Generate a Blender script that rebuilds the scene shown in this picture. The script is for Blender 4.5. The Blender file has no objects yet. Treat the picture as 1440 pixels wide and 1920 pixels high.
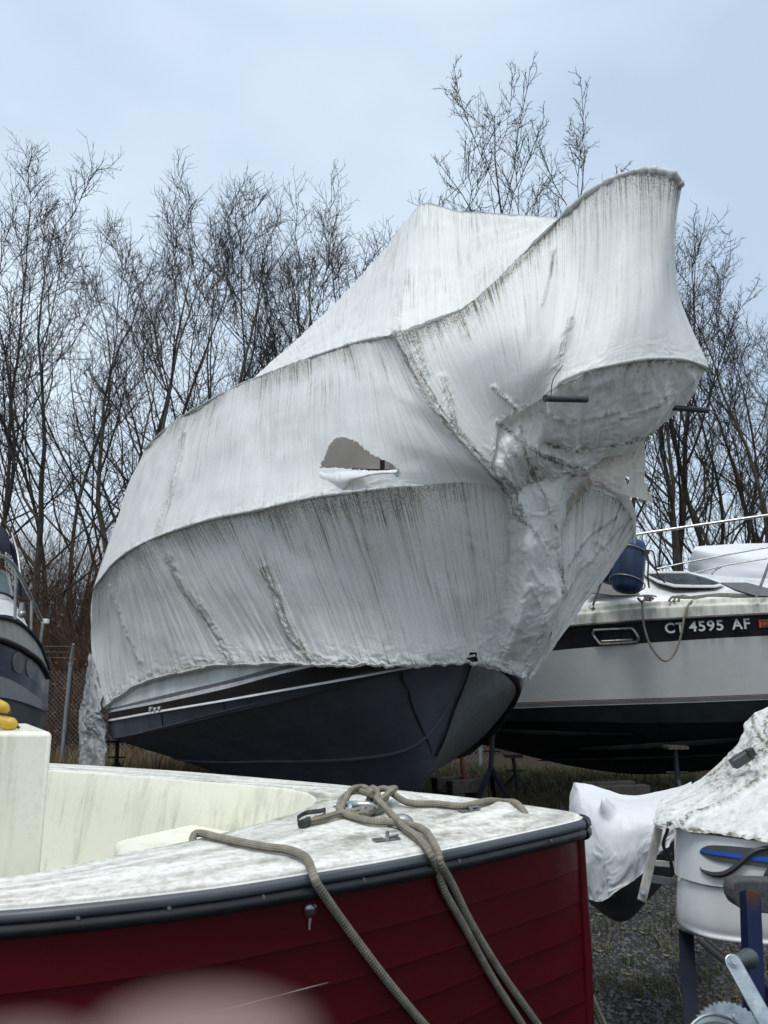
import bpy, math, random
import numpy as np
from mathutils import Vector, Matrix
random.seed(7); RNG = np.random.default_rng(7)
SC = bpy.context.scene; COL = SC.collection
R = math.radians
# ------------------------------------------------------------------ camera
F = 1440.0; TH = R(12.15); EYE = 1.6
cam = bpy.data.cameras.new('camera'); camo = bpy.data.objects.new('camera', cam); COL.objects.link(camo)
SC.camera = camo
camo.location = (0, 0, EYE); camo.rotation_euler = (R(90) + TH, 0, 0)
cam.sensor_fit = 'VERTICAL'; cam.sensor_height = 34.6; cam.sensor_width = 26.0; cam.lens = 34.6 * F / 1920
cam.clip_start = 0.004; cam.clip_end = 3000
cam.dof.use_dof = True; cam.dof.focus_distance = 4.5; cam.dof.aperture_fstop = 7.5
# ------------------------------------------------------------------ world, sun, exposure
SUN_EL, SUN_AZ = R(62), R(205)
W = bpy.data.worlds.new('World'); SC.world = W; W.use_nodes = True
nt = W.node_tree; nt.nodes.clear()
def wn(t, **k):
    n = nt.nodes.new(t)
    for a, b in k.items(): setattr(n, a, b)
    return n
out = wn('ShaderNodeOutputWorld'); add = wn('ShaderNodeAddShader')
b1 = wn('ShaderNodeBackground'); b2 = wn('ShaderNodeBackground')
sky = wn('ShaderNodeTexSky', sky_type='NISHITA', sun_disc=False, sun_elevation=SUN_EL, sun_rotation=SUN_AZ, air_density=1.0, dust_density=3.0)
b1.inputs[1].default_value = 0.012
nt.links.new(sky.outputs[0], b1.inputs[0])
tc = wn('ShaderNodeTexCoord'); sep = wn('ShaderNodeSeparateXYZ'); nt.links.new(tc.outputs['Generated'], sep.inputs[0])
mp = wn('ShaderNodeMapping'); mp.inputs['Scale'].default_value = (1.0, 1.0, 1.9); mp.inputs['Location'].default_value = (0.35, 0.2, 0.1)
nt.links.new(tc.outputs['Generated'], mp.inputs[0])
nz = wn('ShaderNodeTexNoise'); nz.inputs['Scale'].default_value = 1.7; nz.inputs['Detail'].default_value = 4; nz.inputs['Roughness'].default_value = 0.42
nt.links.new(mp.outputs[0], nz.inputs['Vector'])
cr = wn('ShaderNodeValToRGB'); e = cr.color_ramp.elements
e[0].position = 0.36; e[0].color = (0.40, 0.505, 0.65, 1); e[1].position = 0.62; e[1].color = (0.60, 0.70, 0.805, 1)
nt.links.new(nz.outputs[0], cr.inputs[0])
el = wn('ShaderNodeValToRGB'); e = el.color_ramp.elements          # overcast: brighter overhead, paler at the horizon
e[0].position = 0.0; e[0].color = (1.05, 1.05, 1.0, 1); e[1].position = 1.0; e[1].color = (2.7, 2.4, 2.05, 1)
x = e.new(0.16); x.color = (1.06, 1.04, 1.0, 1); x = e.new(0.7); x.color = (1.05, 1.04, 1.02, 1)
nt.links.new(sep.outputs[2], el.inputs[0])
mx = wn('ShaderNodeMix', data_type='RGBA', blend_type='MULTIPLY'); mx.inputs[0].default_value = 1
nt.links.new(cr.outputs[0], mx.inputs[6]); nt.links.new(el.outputs[0], mx.inputs[7]); nt.links.new(mx.outputs[2], b2.inputs[0])
b2.inputs[1].default_value = 1.22
nt.links.new(b1.outputs[0], add.inputs[0]); nt.links.new(b2.outputs[0], add.inputs[1]); nt.links.new(add.outputs[0], out.inputs[0])
sl = bpy.data.lights.new('sun', 'SUN'); sl.energy = 1.5; sl.angle = R(14); sl.color = (1, 0.97, 0.93)
so = bpy.data.objects.new('sun', sl); COL.objects.link(so)
sd = Vector((math.sin(SUN_AZ) * math.cos(SUN_EL), math.cos(SUN_AZ) * math.cos(SUN_EL), math.sin(SUN_EL)))
so.rotation_euler = sd.to_track_quat('Z', 'Y').to_euler(); so.location = (0, 0, 30)
SC.view_settings.view_transform = 'Standard'; SC.view_settings.look = 'None'
SC.view_settings.exposure = 0.0; SC.view_settings.gamma = 1.0; SC.view_settings.use_curve_mapping = False
# ------------------------------------------------------------------ projection helpers (tracing at each thing's own distance)
C0 = np.array([0, 0, EYE]); FW = np.array([0, math.cos(TH), math.sin(TH)]); UP = np.array([0, -math.sin(TH), math.cos(TH)])
def ray(px, py):
    d = FW + np.array([1, 0, 0]) * (px - 720) / F + UP * (960 - py) / F
    return d / d[1]
def P(px, py, Y): return C0 + ray(px, py) * Y
def PZ(px, py, z):
    d = ray(px, py); return C0 + d * ((z - EYE) / d[2])
def proj(p):
    q = np.asarray(p) - C0; dep = q @ FW
    return 720 + F * q[..., 0] / dep, 960 - F * (q @ UP) / dep
HB = np.array([0.58, -0.8146, 0.0]); NS = np.array([-0.8146, -0.58, 0.0])      # big boat: heading and its side facing us
B0 = P(885, 1240, 7.2)
def S(px, py, s):
    d = ray(px, py); return C0 + d * ((s + (B0 - C0) @ NS) / (d @ NS))
def mirror(p): p = np.asarray(p); return p - 2 * ((p - B0) @ NS)[..., None] * NS
# ------------------------------------------------------------------ noise
def _h(i, j, k, s):
    n = (i * 374761393 + j * 668265263 + k * 2147483647 + s * 1274126177) & 0xffffffff
    n = ((n ^ (n >> 13)) * 1103515245) & 0xffffffff
    n = ((n ^ (n >> 15)) * 2246822519) & 0xffffffff
    return ((n ^ (n >> 16)) & 0xffffff) / 16777215.0
def vn(x, y, z=0.0, s=0):
    x, y, z = np.broadcast_arrays(np.asarray(x, float), np.asarray(y, float), np.asarray(z, float))
    i, j, k = [np.floor(a).astype(np.int64) for a in (x, y, z)]
    f = [a - b for a, b in ((x, i), (y, j), (z, k))]
    f = [a * a * (3 - 2 * a) for a in f]; r = 0
    for a in (0, 1):
        for b in (0, 1):
            for c in (0, 1):
                w = (f[0] if a else 1 - f[0]) * (f[1] if b else 1 - f[1]) * (f[2] if c else 1 - f[2])
                r = r + w * _h(i + a, j + b, k + c, s)
    return r
def fbm(x, y, z=0.0, s=0, o=3):
    r = 0; a = 1; t = 0
    for q in range(o):
        r = r + a * vn(x * 2 ** q, y * 2 ** q, z * 2 ** q, s + q * 7); t += a; a *= 0.5
    return r / t
def ridge(x, y, z=0.0, s=0, o=3):
    r = 0; a = 1; t = 0
    for q in range(o):
        r = r + a * (1 - np.abs(2 * vn(x * 2 ** q, y * 2 ** q, z * 2 ** q, s + q * 7) - 1)); t += a; a *= 0.5
    return r / t
# ------------------------------------------------------------------ objects
def tag(o, label=None, cat=None, group=None, kind=None):
    if label: o['label'] = label
    if cat: o['category'] = cat
    if group: o['group'] = group
    if kind: o['kind'] = kind
    return o
def empty(name, loc, label, cat, group=None):
    o = bpy.data.objects.new(name, None); COL.objects.link(o); o.location = tuple(loc); o.empty_display_size = 0.1
    return tag(o, label, cat, group)
def put(o, parent):
    COL.objects.link(o)
    if parent is not None:
        o.parent = parent
        M = Matrix.Translation(parent.location) @ parent.rotation_euler.to_matrix().to_4x4() if parent.parent is None else None
        if M is None:
            g = parent.parent; M = Matrix.Translation(g.location) @ g.rotation_euler.to_matrix().to_4x4()
            o.matrix_parent_inverse = Matrix.Identity(4)
            # sub-part: parents' own matrix_local is its inverse, so world of the parent mesh is identity
            return o
        o.matrix_parent_inverse = M.inverted()
    return o
class MB:
    def __init__(s): s.v = []; s.f = []; s.m = []; s.uv = []; s.n = 0
    def add(s, v, f, m=0, uv=None):
        v = np.asarray(v, float).reshape(-1, 3)
        s.v.append(v); s.f += [tuple(int(a) + s.n for a in q) for q in f]; s.m += [m] * len(f)
        s.uv.append(np.zeros((len(v), 2)) if uv is None else np.asarray(uv, float)); s.n += len(v); return s
    def box(s, c, size, rot=None, m=0):
        a = np.array([[x, y, z] for x in (-.5, .5) for y in (-.5, .5) for z in (-.5, .5)]) * np.array(size)
        if rot is not None: a = a @ np.array(rot).T
        return s.add(a + np.array(c), [(0, 1, 3, 2), (4, 6, 7, 5), (0, 4, 5, 1), (2, 3, 7, 6), (0, 2, 6, 4), (1, 5, 7, 3)], m)
    def beam(s, p0, p1, w, h, up=(0, 0, 1), m=0):
        p0 = Vector(p0); p1 = Vector(p1); d = (p1 - p0); L = d.length; d.normalize()
        u = Vector(up); sd_ = d.cross(u).normalized(); u = sd_.cross(d)
        rot = np.array([list(d), list(sd_), list(u)]).T
        return s.box((p0 + p1) / 2, (L, w, h), rot, m)
    def tube(s, pts, r, n=8, m=0, caps=True, close=False, smooth=0):
        p = np.asarray(pts, float)
        if smooth:
            k = len(p); p = catmull(p, np.linspace(0, k - 1, (k - 1) * smooth + 1))
        k = len(p)
        r = np.broadcast_to(np.asarray(r, float), (k,)) if np.ndim(r) == 0 or len(r) == k else np.interp(np.linspace(0, 1, k), np.linspace(0, 1, len(r)), r)
        t = np.gradient(p, axis=0)
        if close: t = np.roll(p, -1, 0) - np.roll(p, 1, 0)
        t /= np.linalg.norm(t, axis=1)[:, None] + 1e-12
        a = np.array([0, 0, 1.0]) if abs(t[0][2]) < 0.9 else np.array([1.0, 0, 0])
        N = np.zeros_like(p); N[0] = np.cross(t[0], a); N[0] /= np.linalg.norm(N[0])
        for i in range(1, k):
            q = N[i - 1] - t[i] * (N[i - 1] @ t[i]); N[i] = q / (np.linalg.norm(q) + 1e-12)
        Bn = np.cross(t, N); an = np.arange(n) * 2 * math.pi / n
        v = p[:, None] + r[:, None, None] * (np.cos(an)[None, :, None] * N[:, None] + np.sin(an)[None, :, None] * Bn[:, None])
        Ls = np.concatenate([[0], np.cumsum(np.linalg.norm(np.diff(p, axis=0), axis=1))])
        uv = np.stack([np.repeat(Ls, n), np.tile(an / (2 * math.pi), k)], 1)
        f = []
        for i in range(k - 1 + (1 if close else 0)):
            for j in range(n):
                i2 = (i + 1) % k; j2 = (j + 1) % n
                f.append((i * n + j, i * n + j2, i2 * n + j2, i2 * n + j))
        if caps and not close: f += [tuple(range(n))[::-1], tuple((k - 1) * n + j for j in range(n))]
        return s.add(v.reshape(-1, 3), f, m, uv)
    def cyl(s, p0, p1, r0, r1=None, n=16, m=0): return s.tube([p0, p1], [r0, r0 if r1 is None else r1], n, m)
    def ball(s, c, r, n=12, m=0, rot=None):
        r = np.broadcast_to(np.asarray(r, float), (3,)); v = []; f = []
        for i in range(n + 1):
            a = math.pi * i / n
            for j in range(2 * n):
                b = math.pi * j / n; v.append((math.sin(a) * math.cos(b), math.sin(a) * math.sin(b), math.cos(a)))
        for i in range(n):
            for j in range(2 * n):
                j2 = (j + 1) % (2 * n); f.append((i * 2 * n + j, (i + 1) * 2 * n + j, (i + 1) * 2 * n + j2, i * 2 * n + j2))
        v = np.array(v) * r
        if rot is not None: v = v @ np.array(rot).T
        return s.add(v + np.array(c), f, m)
    def prism(s, outline, d, m=0):
        a = np.asarray(outline, float); n = len(a); v = np.concatenate([a, a + np.array(d)])
        f = [tuple(range(n))[::-1], tuple(range(n, 2 * n))] + [(i, (i + 1) % n, n + (i + 1) % n, n + i) for i in range(n)]
        return s.add(v, f, m)
    def grid(s, G, m=0, keep=None):
        nv, nu = G.shape[:2]; f = []
        for i in range(nv - 1):
            for j in range(nu - 1):
                if keep is None or keep[i, j]: f.append((i * nu + j, i * nu + j + 1, (i + 1) * nu + j + 1, (i + 1) * nu + j))
        return s.add(G.reshape(-1, 3), f, m)
    def build(s, name, mats, parent=None, smooth=True, bevel=0, merge=False):
        me = bpy.data.meshes.new(name); v = np.concatenate(s.v)
        me.from_pydata(v.tolist(), [], s.f)
        for q in (mats if isinstance(mats, (list, tuple)) else [mats]): me.materials.append(q)
        me.polygons.foreach_set('material_index', s.m)
        uvl = me.uv_layers.new(name='UVMap'); uv = np.concatenate(s.uv)
        li = np.zeros(len(me.loops), int); me.loops.foreach_get('vertex_index', li); uvl.data.foreach_set('uv', uv[li].ravel())
        me.polygons.foreach_set('use_smooth', [smooth] * len(me.polygons)); me.update()
        o = bpy.data.objects.new(name, me); put(o, parent)
        if bevel:
            b = o.modifiers.new('bevel', 'BEVEL'); b.width = bevel; b.segments = 3; b.limit_method = 'ANGLE'
            b.harden_normals = False
        if smooth: 
            try: me.set_sharp_from_angle(angle=R(38))
            except Exception: pass
        return o
def catmull(c, t):
    c = np.asarray(c, float); n = len(c)
    if n == 2: return c[0] + (c[1] - c[0]) * np.asarray(t)[:, None] if c.ndim == 2 else c[0] + (c[1] - c[0]) * np.asarray(t)[:, None, None]
    i = np.clip(np.floor(t).astype(int), 0, n - 2); u = (t - i).reshape((-1,) + (1,) * (c.ndim - 1))
    ext = np.concatenate([[2 * c[0] - c[1]], c, [2 * c[-1] - c[-2]]])
    p0, p1, p2, p3 = ext[i], ext[i + 1], ext[i + 2], ext[i + 3]
    return 0.5 * ((2 * p1) + (-p0 + p2) * u + (2 * p0 - 5 * p1 + 4 * p2 - p3) * u ** 2 + (-p0 + 3 * p1 - 3 * p2 + p3) * u ** 3)
def surf(rows, nu, nv, lin=False):
    c = np.asarray(rows, float)                       # rows x cols x 3 (world points)
    tu = np.linspace(0, c.shape[1] - 1, nu)
    a = np.stack([catmull(r, tu) for r in c])         # rows x nu x 3
    tv = np.linspace(0, c.shape[0] - 1, nv)
    if lin or len(a) == 2:
        i = np.clip(np.floor(tv).astype(int), 0, len(a) - 2); u = (tv - i)[:, None, None]
        return a[i] * (1 - u) + a[i + 1] * u
    return catmull(a, tv)
def normals(G):
    du = np.gradient(G, axis=1); dv = np.gradient(G, axis=0); n = np.cross(du, dv)
    n /= np.linalg.norm(n, axis=2)[..., None] + 1e-12
    return n
def sheet(name, G, mats, parent, disp=None, attr=None, keep=None, flip=None, uvoff=0.0, row_mat=None, smooth=True):
    """G: grid of world points; disp / attr: functions of (u metres, v metres, unit v, pixel x, pixel y)"""
    nv, nu = G.shape[:2]
    du = np.linalg.norm(np.diff(G, axis=1), axis=2).mean(0); U = np.concatenate([[0], np.cumsum(du)]) + uvoff
    dv = np.linalg.norm(np.diff(G, axis=0), axis=2).mean(1); V = np.concatenate([[0], np.cumsum(dv)])
    UU, VV = np.meshgrid(U, V); T = np.broadcast_to(np.linspace(0, 1, nv)[:, None], UU.shape)
    px, py = proj(G); N = normals(G)
    sg = np.sign(np.sum(N * (C0 - G), axis=2).mean()) if flip is None else flip
    Z = G
    if disp is not None: Z = G + N * sg * disp(UU, VV, T, px, py)[..., None]
    A = np.zeros(UU.shape) if attr is None else np.broadcast_to(attr(UU, VV, T, px, py), UU.shape)
    idx = np.arange(nu * nv).reshape(nv, nu)
    q = np.stack([idx[:-1, :-1], idx[:-1, 1:], idx[1:, 1:], idx[1:, :-1]], -1)
    rm = np.zeros((nv - 1, nu - 1), int)
    if row_mat is not None: rm = rm + np.asarray(row_mat)[:, None]
    if sg < 0: pass
    K = np.ones(q.shape[:2], bool) if keep is None else keep(px[:-1, :-1] * .5 + px[1:, 1:] * .5, py[:-1, :-1] * .5 + py[1:, 1:] * .5)
    q = q[K]; rm = rm[K]
    me = bpy.data.meshes.new(name); me.vertices.add(nu * nv); me.vertices.foreach_set('co', Z.reshape(-1))
    me.loops.add(len(q) * 4); me.loops.foreach_set('vertex_index', q.reshape(-1)); me.polygons.add(len(q))
    me.polygons.foreach_set('loop_start', np.arange(len(q)) * 4); me.polygons.foreach_set('loop_total', np.full(len(q), 4))
    for m_ in (mats if isinstance(mats, (list, tuple)) else [mats]): me.materials.append(m_)
    me.polygons.foreach_set('material_index', rm.reshape(-1)); me.update(calc_edges=True)
    uv = np.stack([UU, VV], -1).reshape(-1, 2); l = me.uv_layers.new(name='UVMap'); l.data.foreach_set('uv', uv[q.reshape(-1)].ravel())
    at = me.attributes.new('dirt', 'FLOAT', 'POINT'); at.data.foreach_set('value', A.reshape(-1).astype(np.float32))
    me.polygons.foreach_set('use_smooth', np.full(len(q), smooth)); me.validate()
    o = bpy.data.objects.new(name, me); put(o, parent); return o
# ------------------------------------------------------------------ materials
class NM:
    def __init__(s, name, rough=0.5, metal=0.0, col=(0.5, 0.5, 0.5), coat=0.0, spec=0.5):
        s.m = bpy.data.materials.new(name); s.m.use_nodes = True; s.t = s.m.node_tree; s.b = s.t.nodes['Principled BSDF']
        s.b.inputs['Base Color'].default_value = (*col, 1); s.b.inputs['Roughness'].default_value = rough
        s.b.inputs['Metallic'].default_value = metal; s.b.inputs['Coat Weight'].default_value = coat; s.b.inputs['Specular IOR Level'].default_value = spec
        s.tc = s.n('ShaderNodeTexCoord')
    def n(s, t, **k):
        q = s.t.nodes.new(t)
        for a, b in k.items(): setattr(q, a, b)
        return q
    def L(s, a, b): s.t.links.new(a, b)
    def noise(s, scale=(1, 1, 1), sc=5.0, det=3, rough=0.5, coord='Object', dist=0.0):
        mp = s.n('ShaderNodeMapping'); mp.inputs['Scale'].default_value = scale; s.L(s.tc.outputs[coord], mp.inputs[0])
        z = s.n('ShaderNodeTexNoise'); z.inputs['Scale'].default_value = sc; z.inputs['Detail'].default_value = det
        z.inputs['Roughness'].default_value = rough; z.inputs['Distortion'].default_value = dist; s.L(mp.outputs[0], z.inputs['Vector']); return z.outputs[0]
    def ramp(s, v, pts):
        r = s.n('ShaderNodeValToRGB'); e = r.color_ramp.elements
        for i, (p, c) in enumerate(pts):
            x = e[i] if i < 2 else e.new(p)
            x.position = p; x.color = (c, c, c, 1) if not isinstance(c, tuple) else (*c, 1)
        s.L(v, r.inputs[0]); return r.outputs[0]
    def math(s, op, a, b=0.0, clamp=False):
        q = s.n('ShaderNodeMath', operation=op, use_clamp=clamp)
        for i, x in enumerate((a, b)):
            if isinstance(x, (int, float)): q.inputs[i].default_value = x
            else: s.L(x, q.inputs[i])
        return q.outputs[0]
    def mix(s, f, a, b, bt='MIX'):
        q = s.n('ShaderNodeMix', data_type='RGBA', blend_type=bt)
        for i, x in ((0, f), (6, a), (7, b)):
            if isinstance(x, (int, float)): q.inputs[i].default_value = x
            elif isinstance(x, tuple): q.inputs[i].default_value = (*x, 1)
            else: s.L(x, q.inputs[i])
        return q.outputs[2]
    def col(s, c): s.L(c, s.b.inputs['Base Color']); return s
    def bump(s, h, st=0.3, d=0.01):
        q = s.n('ShaderNodeBump'); q.inputs['Strength'].default_value = st; q.inputs['Distance'].default_value = d
        s.L(h, q.inputs['Height']); s.L(q.outputs[0], s.b.inputs['Normal']); return s
def simple(name, c1, c2=None, rough=0.5, metal=0.0, sc=8.0, scale=(1, 1, 1), bump=0.0, lo=0.35, hi=0.7, coat=0.0, det=4, bsc=None, spec=0.5, coord='Object'):
    m = NM(name, rough, metal, c1, coat, spec)
    if c2: m.col(m.mix(m.ramp(m.noise(scale, sc, det, .55, coord), [(lo, 0.0), (hi, 1.0)]), c1, c2))
    if bump: m.bump(m.noise(scale, bsc or sc * 6, 3, .6, coord), bump, 0.005)
    rr = m.noise((1, 1, 1), sc * 1.7, 3, .5, coord)
    m.L(m.ramp(rr, [(0.3, max(0.02, rough - .1)), (0.7, min(1.0, rough + .12))]), m.b.inputs['Roughness'])
    return m.m
def wrap_mat(name, white=(0.86, 0.865, 0.85), dirtc=(0.12, 0.12, 0.075), trans=0.22, streak=1.0, iso=False):
    m = NM(name, 0.36, 0, white, 0, 0.5)
    a = m.n('ShaderNodeAttribute', attribute_name='dirt').outputs['Fac']
    s1 = m.ramp(m.noise((14, 5, 1) if iso else (38, 0.7, 1), 1.0, 3, .6, 'UV'), [(0.52, 0.0), (0.74, 1.0)])
    s2 = m.ramp(m.noise((30, 14, 1) if iso else (130, 1.3, 1), 1.0, 3, .7, 'UV'), [(0.50, 0.0), (0.72, 1.0)])
    blot = m.ramp(m.noise((1.9, 1.3, 1), 1.3, 6, .66, 'UV', .8), [(0.42, 0.0), (0.7, 1.0)])
    spk = m.ramp(m.noise((1, 1, 1), 70, 3, .7), [(0.45, 0.0), (0.75, 1.0)])
    st = m.math('MAXIMUM', s1, s2)
    st = m.math('MULTIPLY', st, m.math('ADD', 0.35, blot))
    d1 = m.math('MULTIPLY', a, m.math('ADD', m.math('MULTIPLY', st, 1.6 * streak), m.math('MULTIPLY', spk, 0.35)), True)
    d2 = m.math('MULTIPLY', m.math('MULTIPLY', st, blot), 0.07 * streak)
    d3 = m.math('POWER', m.math('MAXIMUM', m.math('SUBTRACT', a, 0.7), 0.0), 0.8)
    d = m.math('ADD', m.math('ADD', d1, d2), m.math('MULTIPLY', d3, m.math('ADD', .3, spk)), True)
    c = m.mix(m.ramp(blot, [(0, 0.0), (1, 0.14)]), white, (0.70, 0.70, 0.64))
    c = m.mix(d, c, dirtc); m.col(c)
    h = m.math('ADD', m.math('MULTIPLY', m.noise((55, 1.2, 1), 1.0, 3, .6, 'UV'), 0.45), m.math('MULTIPLY', m.noise((1, 1, 1), 5, 5, .6, 'Object', 1.6), 0.9))
    h = m.math('ADD', h, m.math('MULTIPLY', m.noise((1, 1, 1), 40, 3, .6), 0.12))
    if iso:
        z1 = m.n('ShaderNodeTexNoise'); z1.noise_type = 'RIDGED_MULTIFRACTAL'; z1.inputs['Scale'].default_value = 7; z1.inputs['Detail'].default_value = 5; z1.inputs['Distortion'].default_value = 1.4; m.L(m.tc.outputs['Object'], z1.inputs['Vector'])
        h = m.math('ADD', m.math('MULTIPLY', z1.outputs[0], .55), m.math('MULTIPLY', m.noise((1, 1, 1), 30, 4, .6, 'Object', 1.5), .5))
    m.bump(h, 0.30 if iso else 0.30, 0.014 if iso else 0.012)
    m.L(m.ramp(d, [(0, 0.30 if iso else 0.44), (1, 0.75)]), m.b.inputs['Roughness'])
    if trans:
        t = m.n('ShaderNodeBsdfTranslucent'); m.L(m.mix(0.4, c, (0.62, 0.60, 0.56)), t.inputs[0])
        mx = m.n('ShaderNodeMixShader'); mx.inputs[0].default_value = trans
        o = m.t.nodes['Material Output']; m.L(m.b.outputs[0], mx.inputs[1]); m.L(t.outputs[0], mx.inputs[2]); m.L(mx.outputs[0], o.inputs[0])
    return m.m
M = {}
M['wrap'] = wrap_mat('shrink_wrap')
M['wrap_dirty'] = wrap_mat('shrink_wrap_dirty', (0.68, 0.69, 0.68), (0.12, 0.115, 0.085), 0.15, 1.5)
M['wrap_old'] = wrap_mat('shrink_wrap_old', (0.66, 0.62, 0.55), (0.20, 0.15, 0.10), 0.35, 0.7)
M['white_gel'] = simple('white_gelcoat', (0.78, 0.79, 0.80), (0.62, 0.63, 0.62), 0.3, 0, 4, (1, 1, .3), coat=.3)
M['grey_hull'] = simple('grey_white_gelcoat', (0.78, 0.78, 0.76), (0.70, 0.70, 0.68), 0.32, 0, 2.5, (1, 1, 1), coat=.2)
M['black_band'] = simple('black_gelcoat', (0.008, 0.009, 0.013), (0.016, 0.017, 0.02), 0.28, 0, 3, coat=.2)
M['stripe_grey'] = simple('grey_stripe', (0.16, 0.17, 0.18), (0.12, 0.12, 0.13), 0.4)
M['bottom_navy'] = simple('navy_bottom_paint', (0.115, 0.126, 0.158), (0.070, 0.078, 0.104), 0.55, 0, 3.0, (1, 1, 1), bump=.1, lo=.3, hi=.75, det=8)
M['bottom_navy_light'] = simple('navy_bottom_paint_chalky', (0.075, 0.082, 0.10), (0.045, 0.05, 0.065), 0.5, 0, 3.0, (1, 1, .3), bump=.1, det=6)
M['stem_lit'] = simple('lit_bow_paint', (0.21, 0.225, 0.24), (0.15, 0.16, 0.17), 0.42, 0, 5, (5, 5, .6), bump=.05)  # paler bottom paint: skylight on the port bow put into the colour
M['black'] = simple('black_rubber', (0.012, 0.012, 0.014), (0.03, 0.03, 0.03), 0.5)
M['chrome'] = simple('stainless', (0.34, 0.35, 0.36), (0.2, 0.2, 0.2), 0.34, 1.0, 20)
M['galv'] = simple('galvanised_steel', (0.42, 0.46, 0.48), (0.26, 0.29, 0.31), 0.33, 0.9, 30, bump=.1)
M['alum'] = simple('weathered_aluminium', (0.42, 0.41, 0.38), (0.25, 0.24, 0.22), 0.5, 0.3, 18, bump=.2)
M['post_grey'] = simple('fence_post_grey', (0.26, 0.30, 0.32), (0.17, 0.19, 0.20), 0.55, 0.3, 12)
M['wire'] = simple('fence_wire', (0.30, 0.28, 0.26), (0.16, 0.12, 0.10), 0.6, 0.3, 5)
M['fender'] = simple('blue_vinyl_cover', (0.012, 0.04, 0.11), (0.006, 0.016, 0.045), 0.5, 0, 6, (3, 3, .5), bump=.15)
M['navy_canvas'] = simple('navy_canvas', (0.012, 0.018, 0.05), (0.008, 0.010, 0.03), 0.75, 0, 5, bump=.2)
M['glass'] = simple('tinted_window', (0.02, 0.024, 0.03), (0.05, 0.055, 0.06), 0.12, 0, 6, spec=.8)
M['screen'] = simple('windscreen_glass', (0.22, 0.30, 0.32), (0.16, 0.24, 0.26), 0.15, 0, 6, spec=.8)
M['rope'] = None; M['wood'] = simple('old_timber', (0.10, 0.085, 0.07), (0.045, 0.04, 0.035), 0.8, 0, 6, (6, 1, 6), bump=.4)
M['rust'] = simple('rusty_orange_pipe', (0.24, 0.085, 0.04), (0.12, 0.045, 0.025), 0.7, 0.1, 14, bump=.3)
M['blue_steel'] = simple('blue_painted_steel', (0.003, 0.006, 0.020), (0.002, 0.004, 0.013), 0.6, 0, 8, bump=.1)
M['banana'] = simple('banana_skin', (0.58, 0.36, 0.03), (0.40, 0.22, 0.02), 0.45, 0, 30, bump=.1, lo=.45, hi=.75)
M['banana_end'] = simple('banana_end', (0.05, 0.03, 0.015), (0.10, 0.06, 0.02), 0.8)
M['skin'] = simple('finger_skin', (0.20, 0.12, 0.10), (0.17, 0.10, 0.085), 0.5, 0, 60)
M['cream'] = None
M['taupe'] = simple('taupe_cabin_side', (0.84, 0.78, 0.73), (0.74, 0.68, 0.63), 0.6, 0, 3)
M['brown_wood'] = simple('dark_brown_wood', (0.06, 0.025, 0.018), (0.04, 0.02, 0.015), 0.6)
M['letter'] = simple('silver_lettering', (0.50, 0.52, 0.54), (0.42, 0.43, 0.45), 0.4)
M['red_sticker'] = simple('red_sticker', (0.55, 0.05, 0.02), (0.42, 0.05, 0.03), 0.5)
M['red_line'] = simple('red_pinstripe', (0.25, 0.02, 0.03), None, 0.4)
M['blue_decal'] = simple('blue_decal', (0.015, 0.09, 0.42), None, 0.35)
M['grey_decal'] = simple('grey_decal', (0.07, 0.075, 0.08), None, 0.35)
M['teal_dark'] = simple('dark_teal_antifouling', (0.012, 0.022, 0.024), (0.007, 0.009, 0.010), 0.5, 0, 3, bump=.15)
M['strake'] = simple('scuffed_strake', (0.09, 0.095, 0.085), (0.03, 0.034, 0.03), 0.6, 0, 5, (1, 1, 3), bump=.2)
M['carpet'] = simple('grey_bunk_carpet', (0.055, 0.06, 0.065), (0.10, 0.105, 0.11), 0.95, 0, 120, bump=.8)
M['wrap_crumpled'] = wrap_mat('shrink_wrap_crumpled', (0.80, 0.805, 0.79), trans=.18, iso=True)
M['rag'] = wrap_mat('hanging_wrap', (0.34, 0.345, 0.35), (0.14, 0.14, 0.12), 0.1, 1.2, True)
M['plastic_grey'] = simple('grey_pipe', (0.05, 0.06, 0.065), (0.035, 0.04, 0.045), 0.5)
# dirty white foredeck
m = NM('foredeck_gelcoat', 0.45, 0, (0.75, 0.74, 0.7), 0, .4)
g = m.ramp(m.noise((1.6, 8, 1), 1.6, 6, .68, 'UV', .6), [(0.40, 0.0), (0.68, 1.0)])
sp = m.ramp(m.noise((1, 1, 1), 45, 4, .75), [(0.42, 0.0), (0.7, 1.0)])
a = m.n('ShaderNodeAttribute', attribute_name='dirt').outputs['Fac']
gr = m.math('MULTIPLY', m.math('ADD', m.math('MULTIPLY', g, .72), m.math('MULTIPLY', sp, .55)), a, True)
c = m.mix(gr, (0.82, 0.81, 0.76), (0.26, 0.245, 0.20)); m.col(c); m.bump(m.noise((1, 1, 1), 160, 3, .6), .25, .002); M['deck'] = m.m
# cream liner with streaks
m = NM('cream_gelcoat', 0.38, 0, (0.72, 0.70, 0.58), 0, .45)
g = m.ramp(m.noise((14, 14, 1.1), 1.2, 5, .65), [(0.50, 0.0), (0.72, 1.0)])
g2 = m.ramp(m.noise((1, 1, 1), 4, 4, .6), [(0.35, 0.15), (0.65, 1.0)])
sp = m.ramp(m.noise((1, 1, 1), 70, 3, .7), [(0.5, 0.0), (0.75, .3)])
c = m.mix(m.math('MULTIPLY', m.math('ADD', g, sp), m.math('MULTIPLY', g2, .62), True), (0.76, 0.745, 0.63), (0.24, 0.22, 0.12)); m.col(c); M['cream'] = m.m
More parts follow.
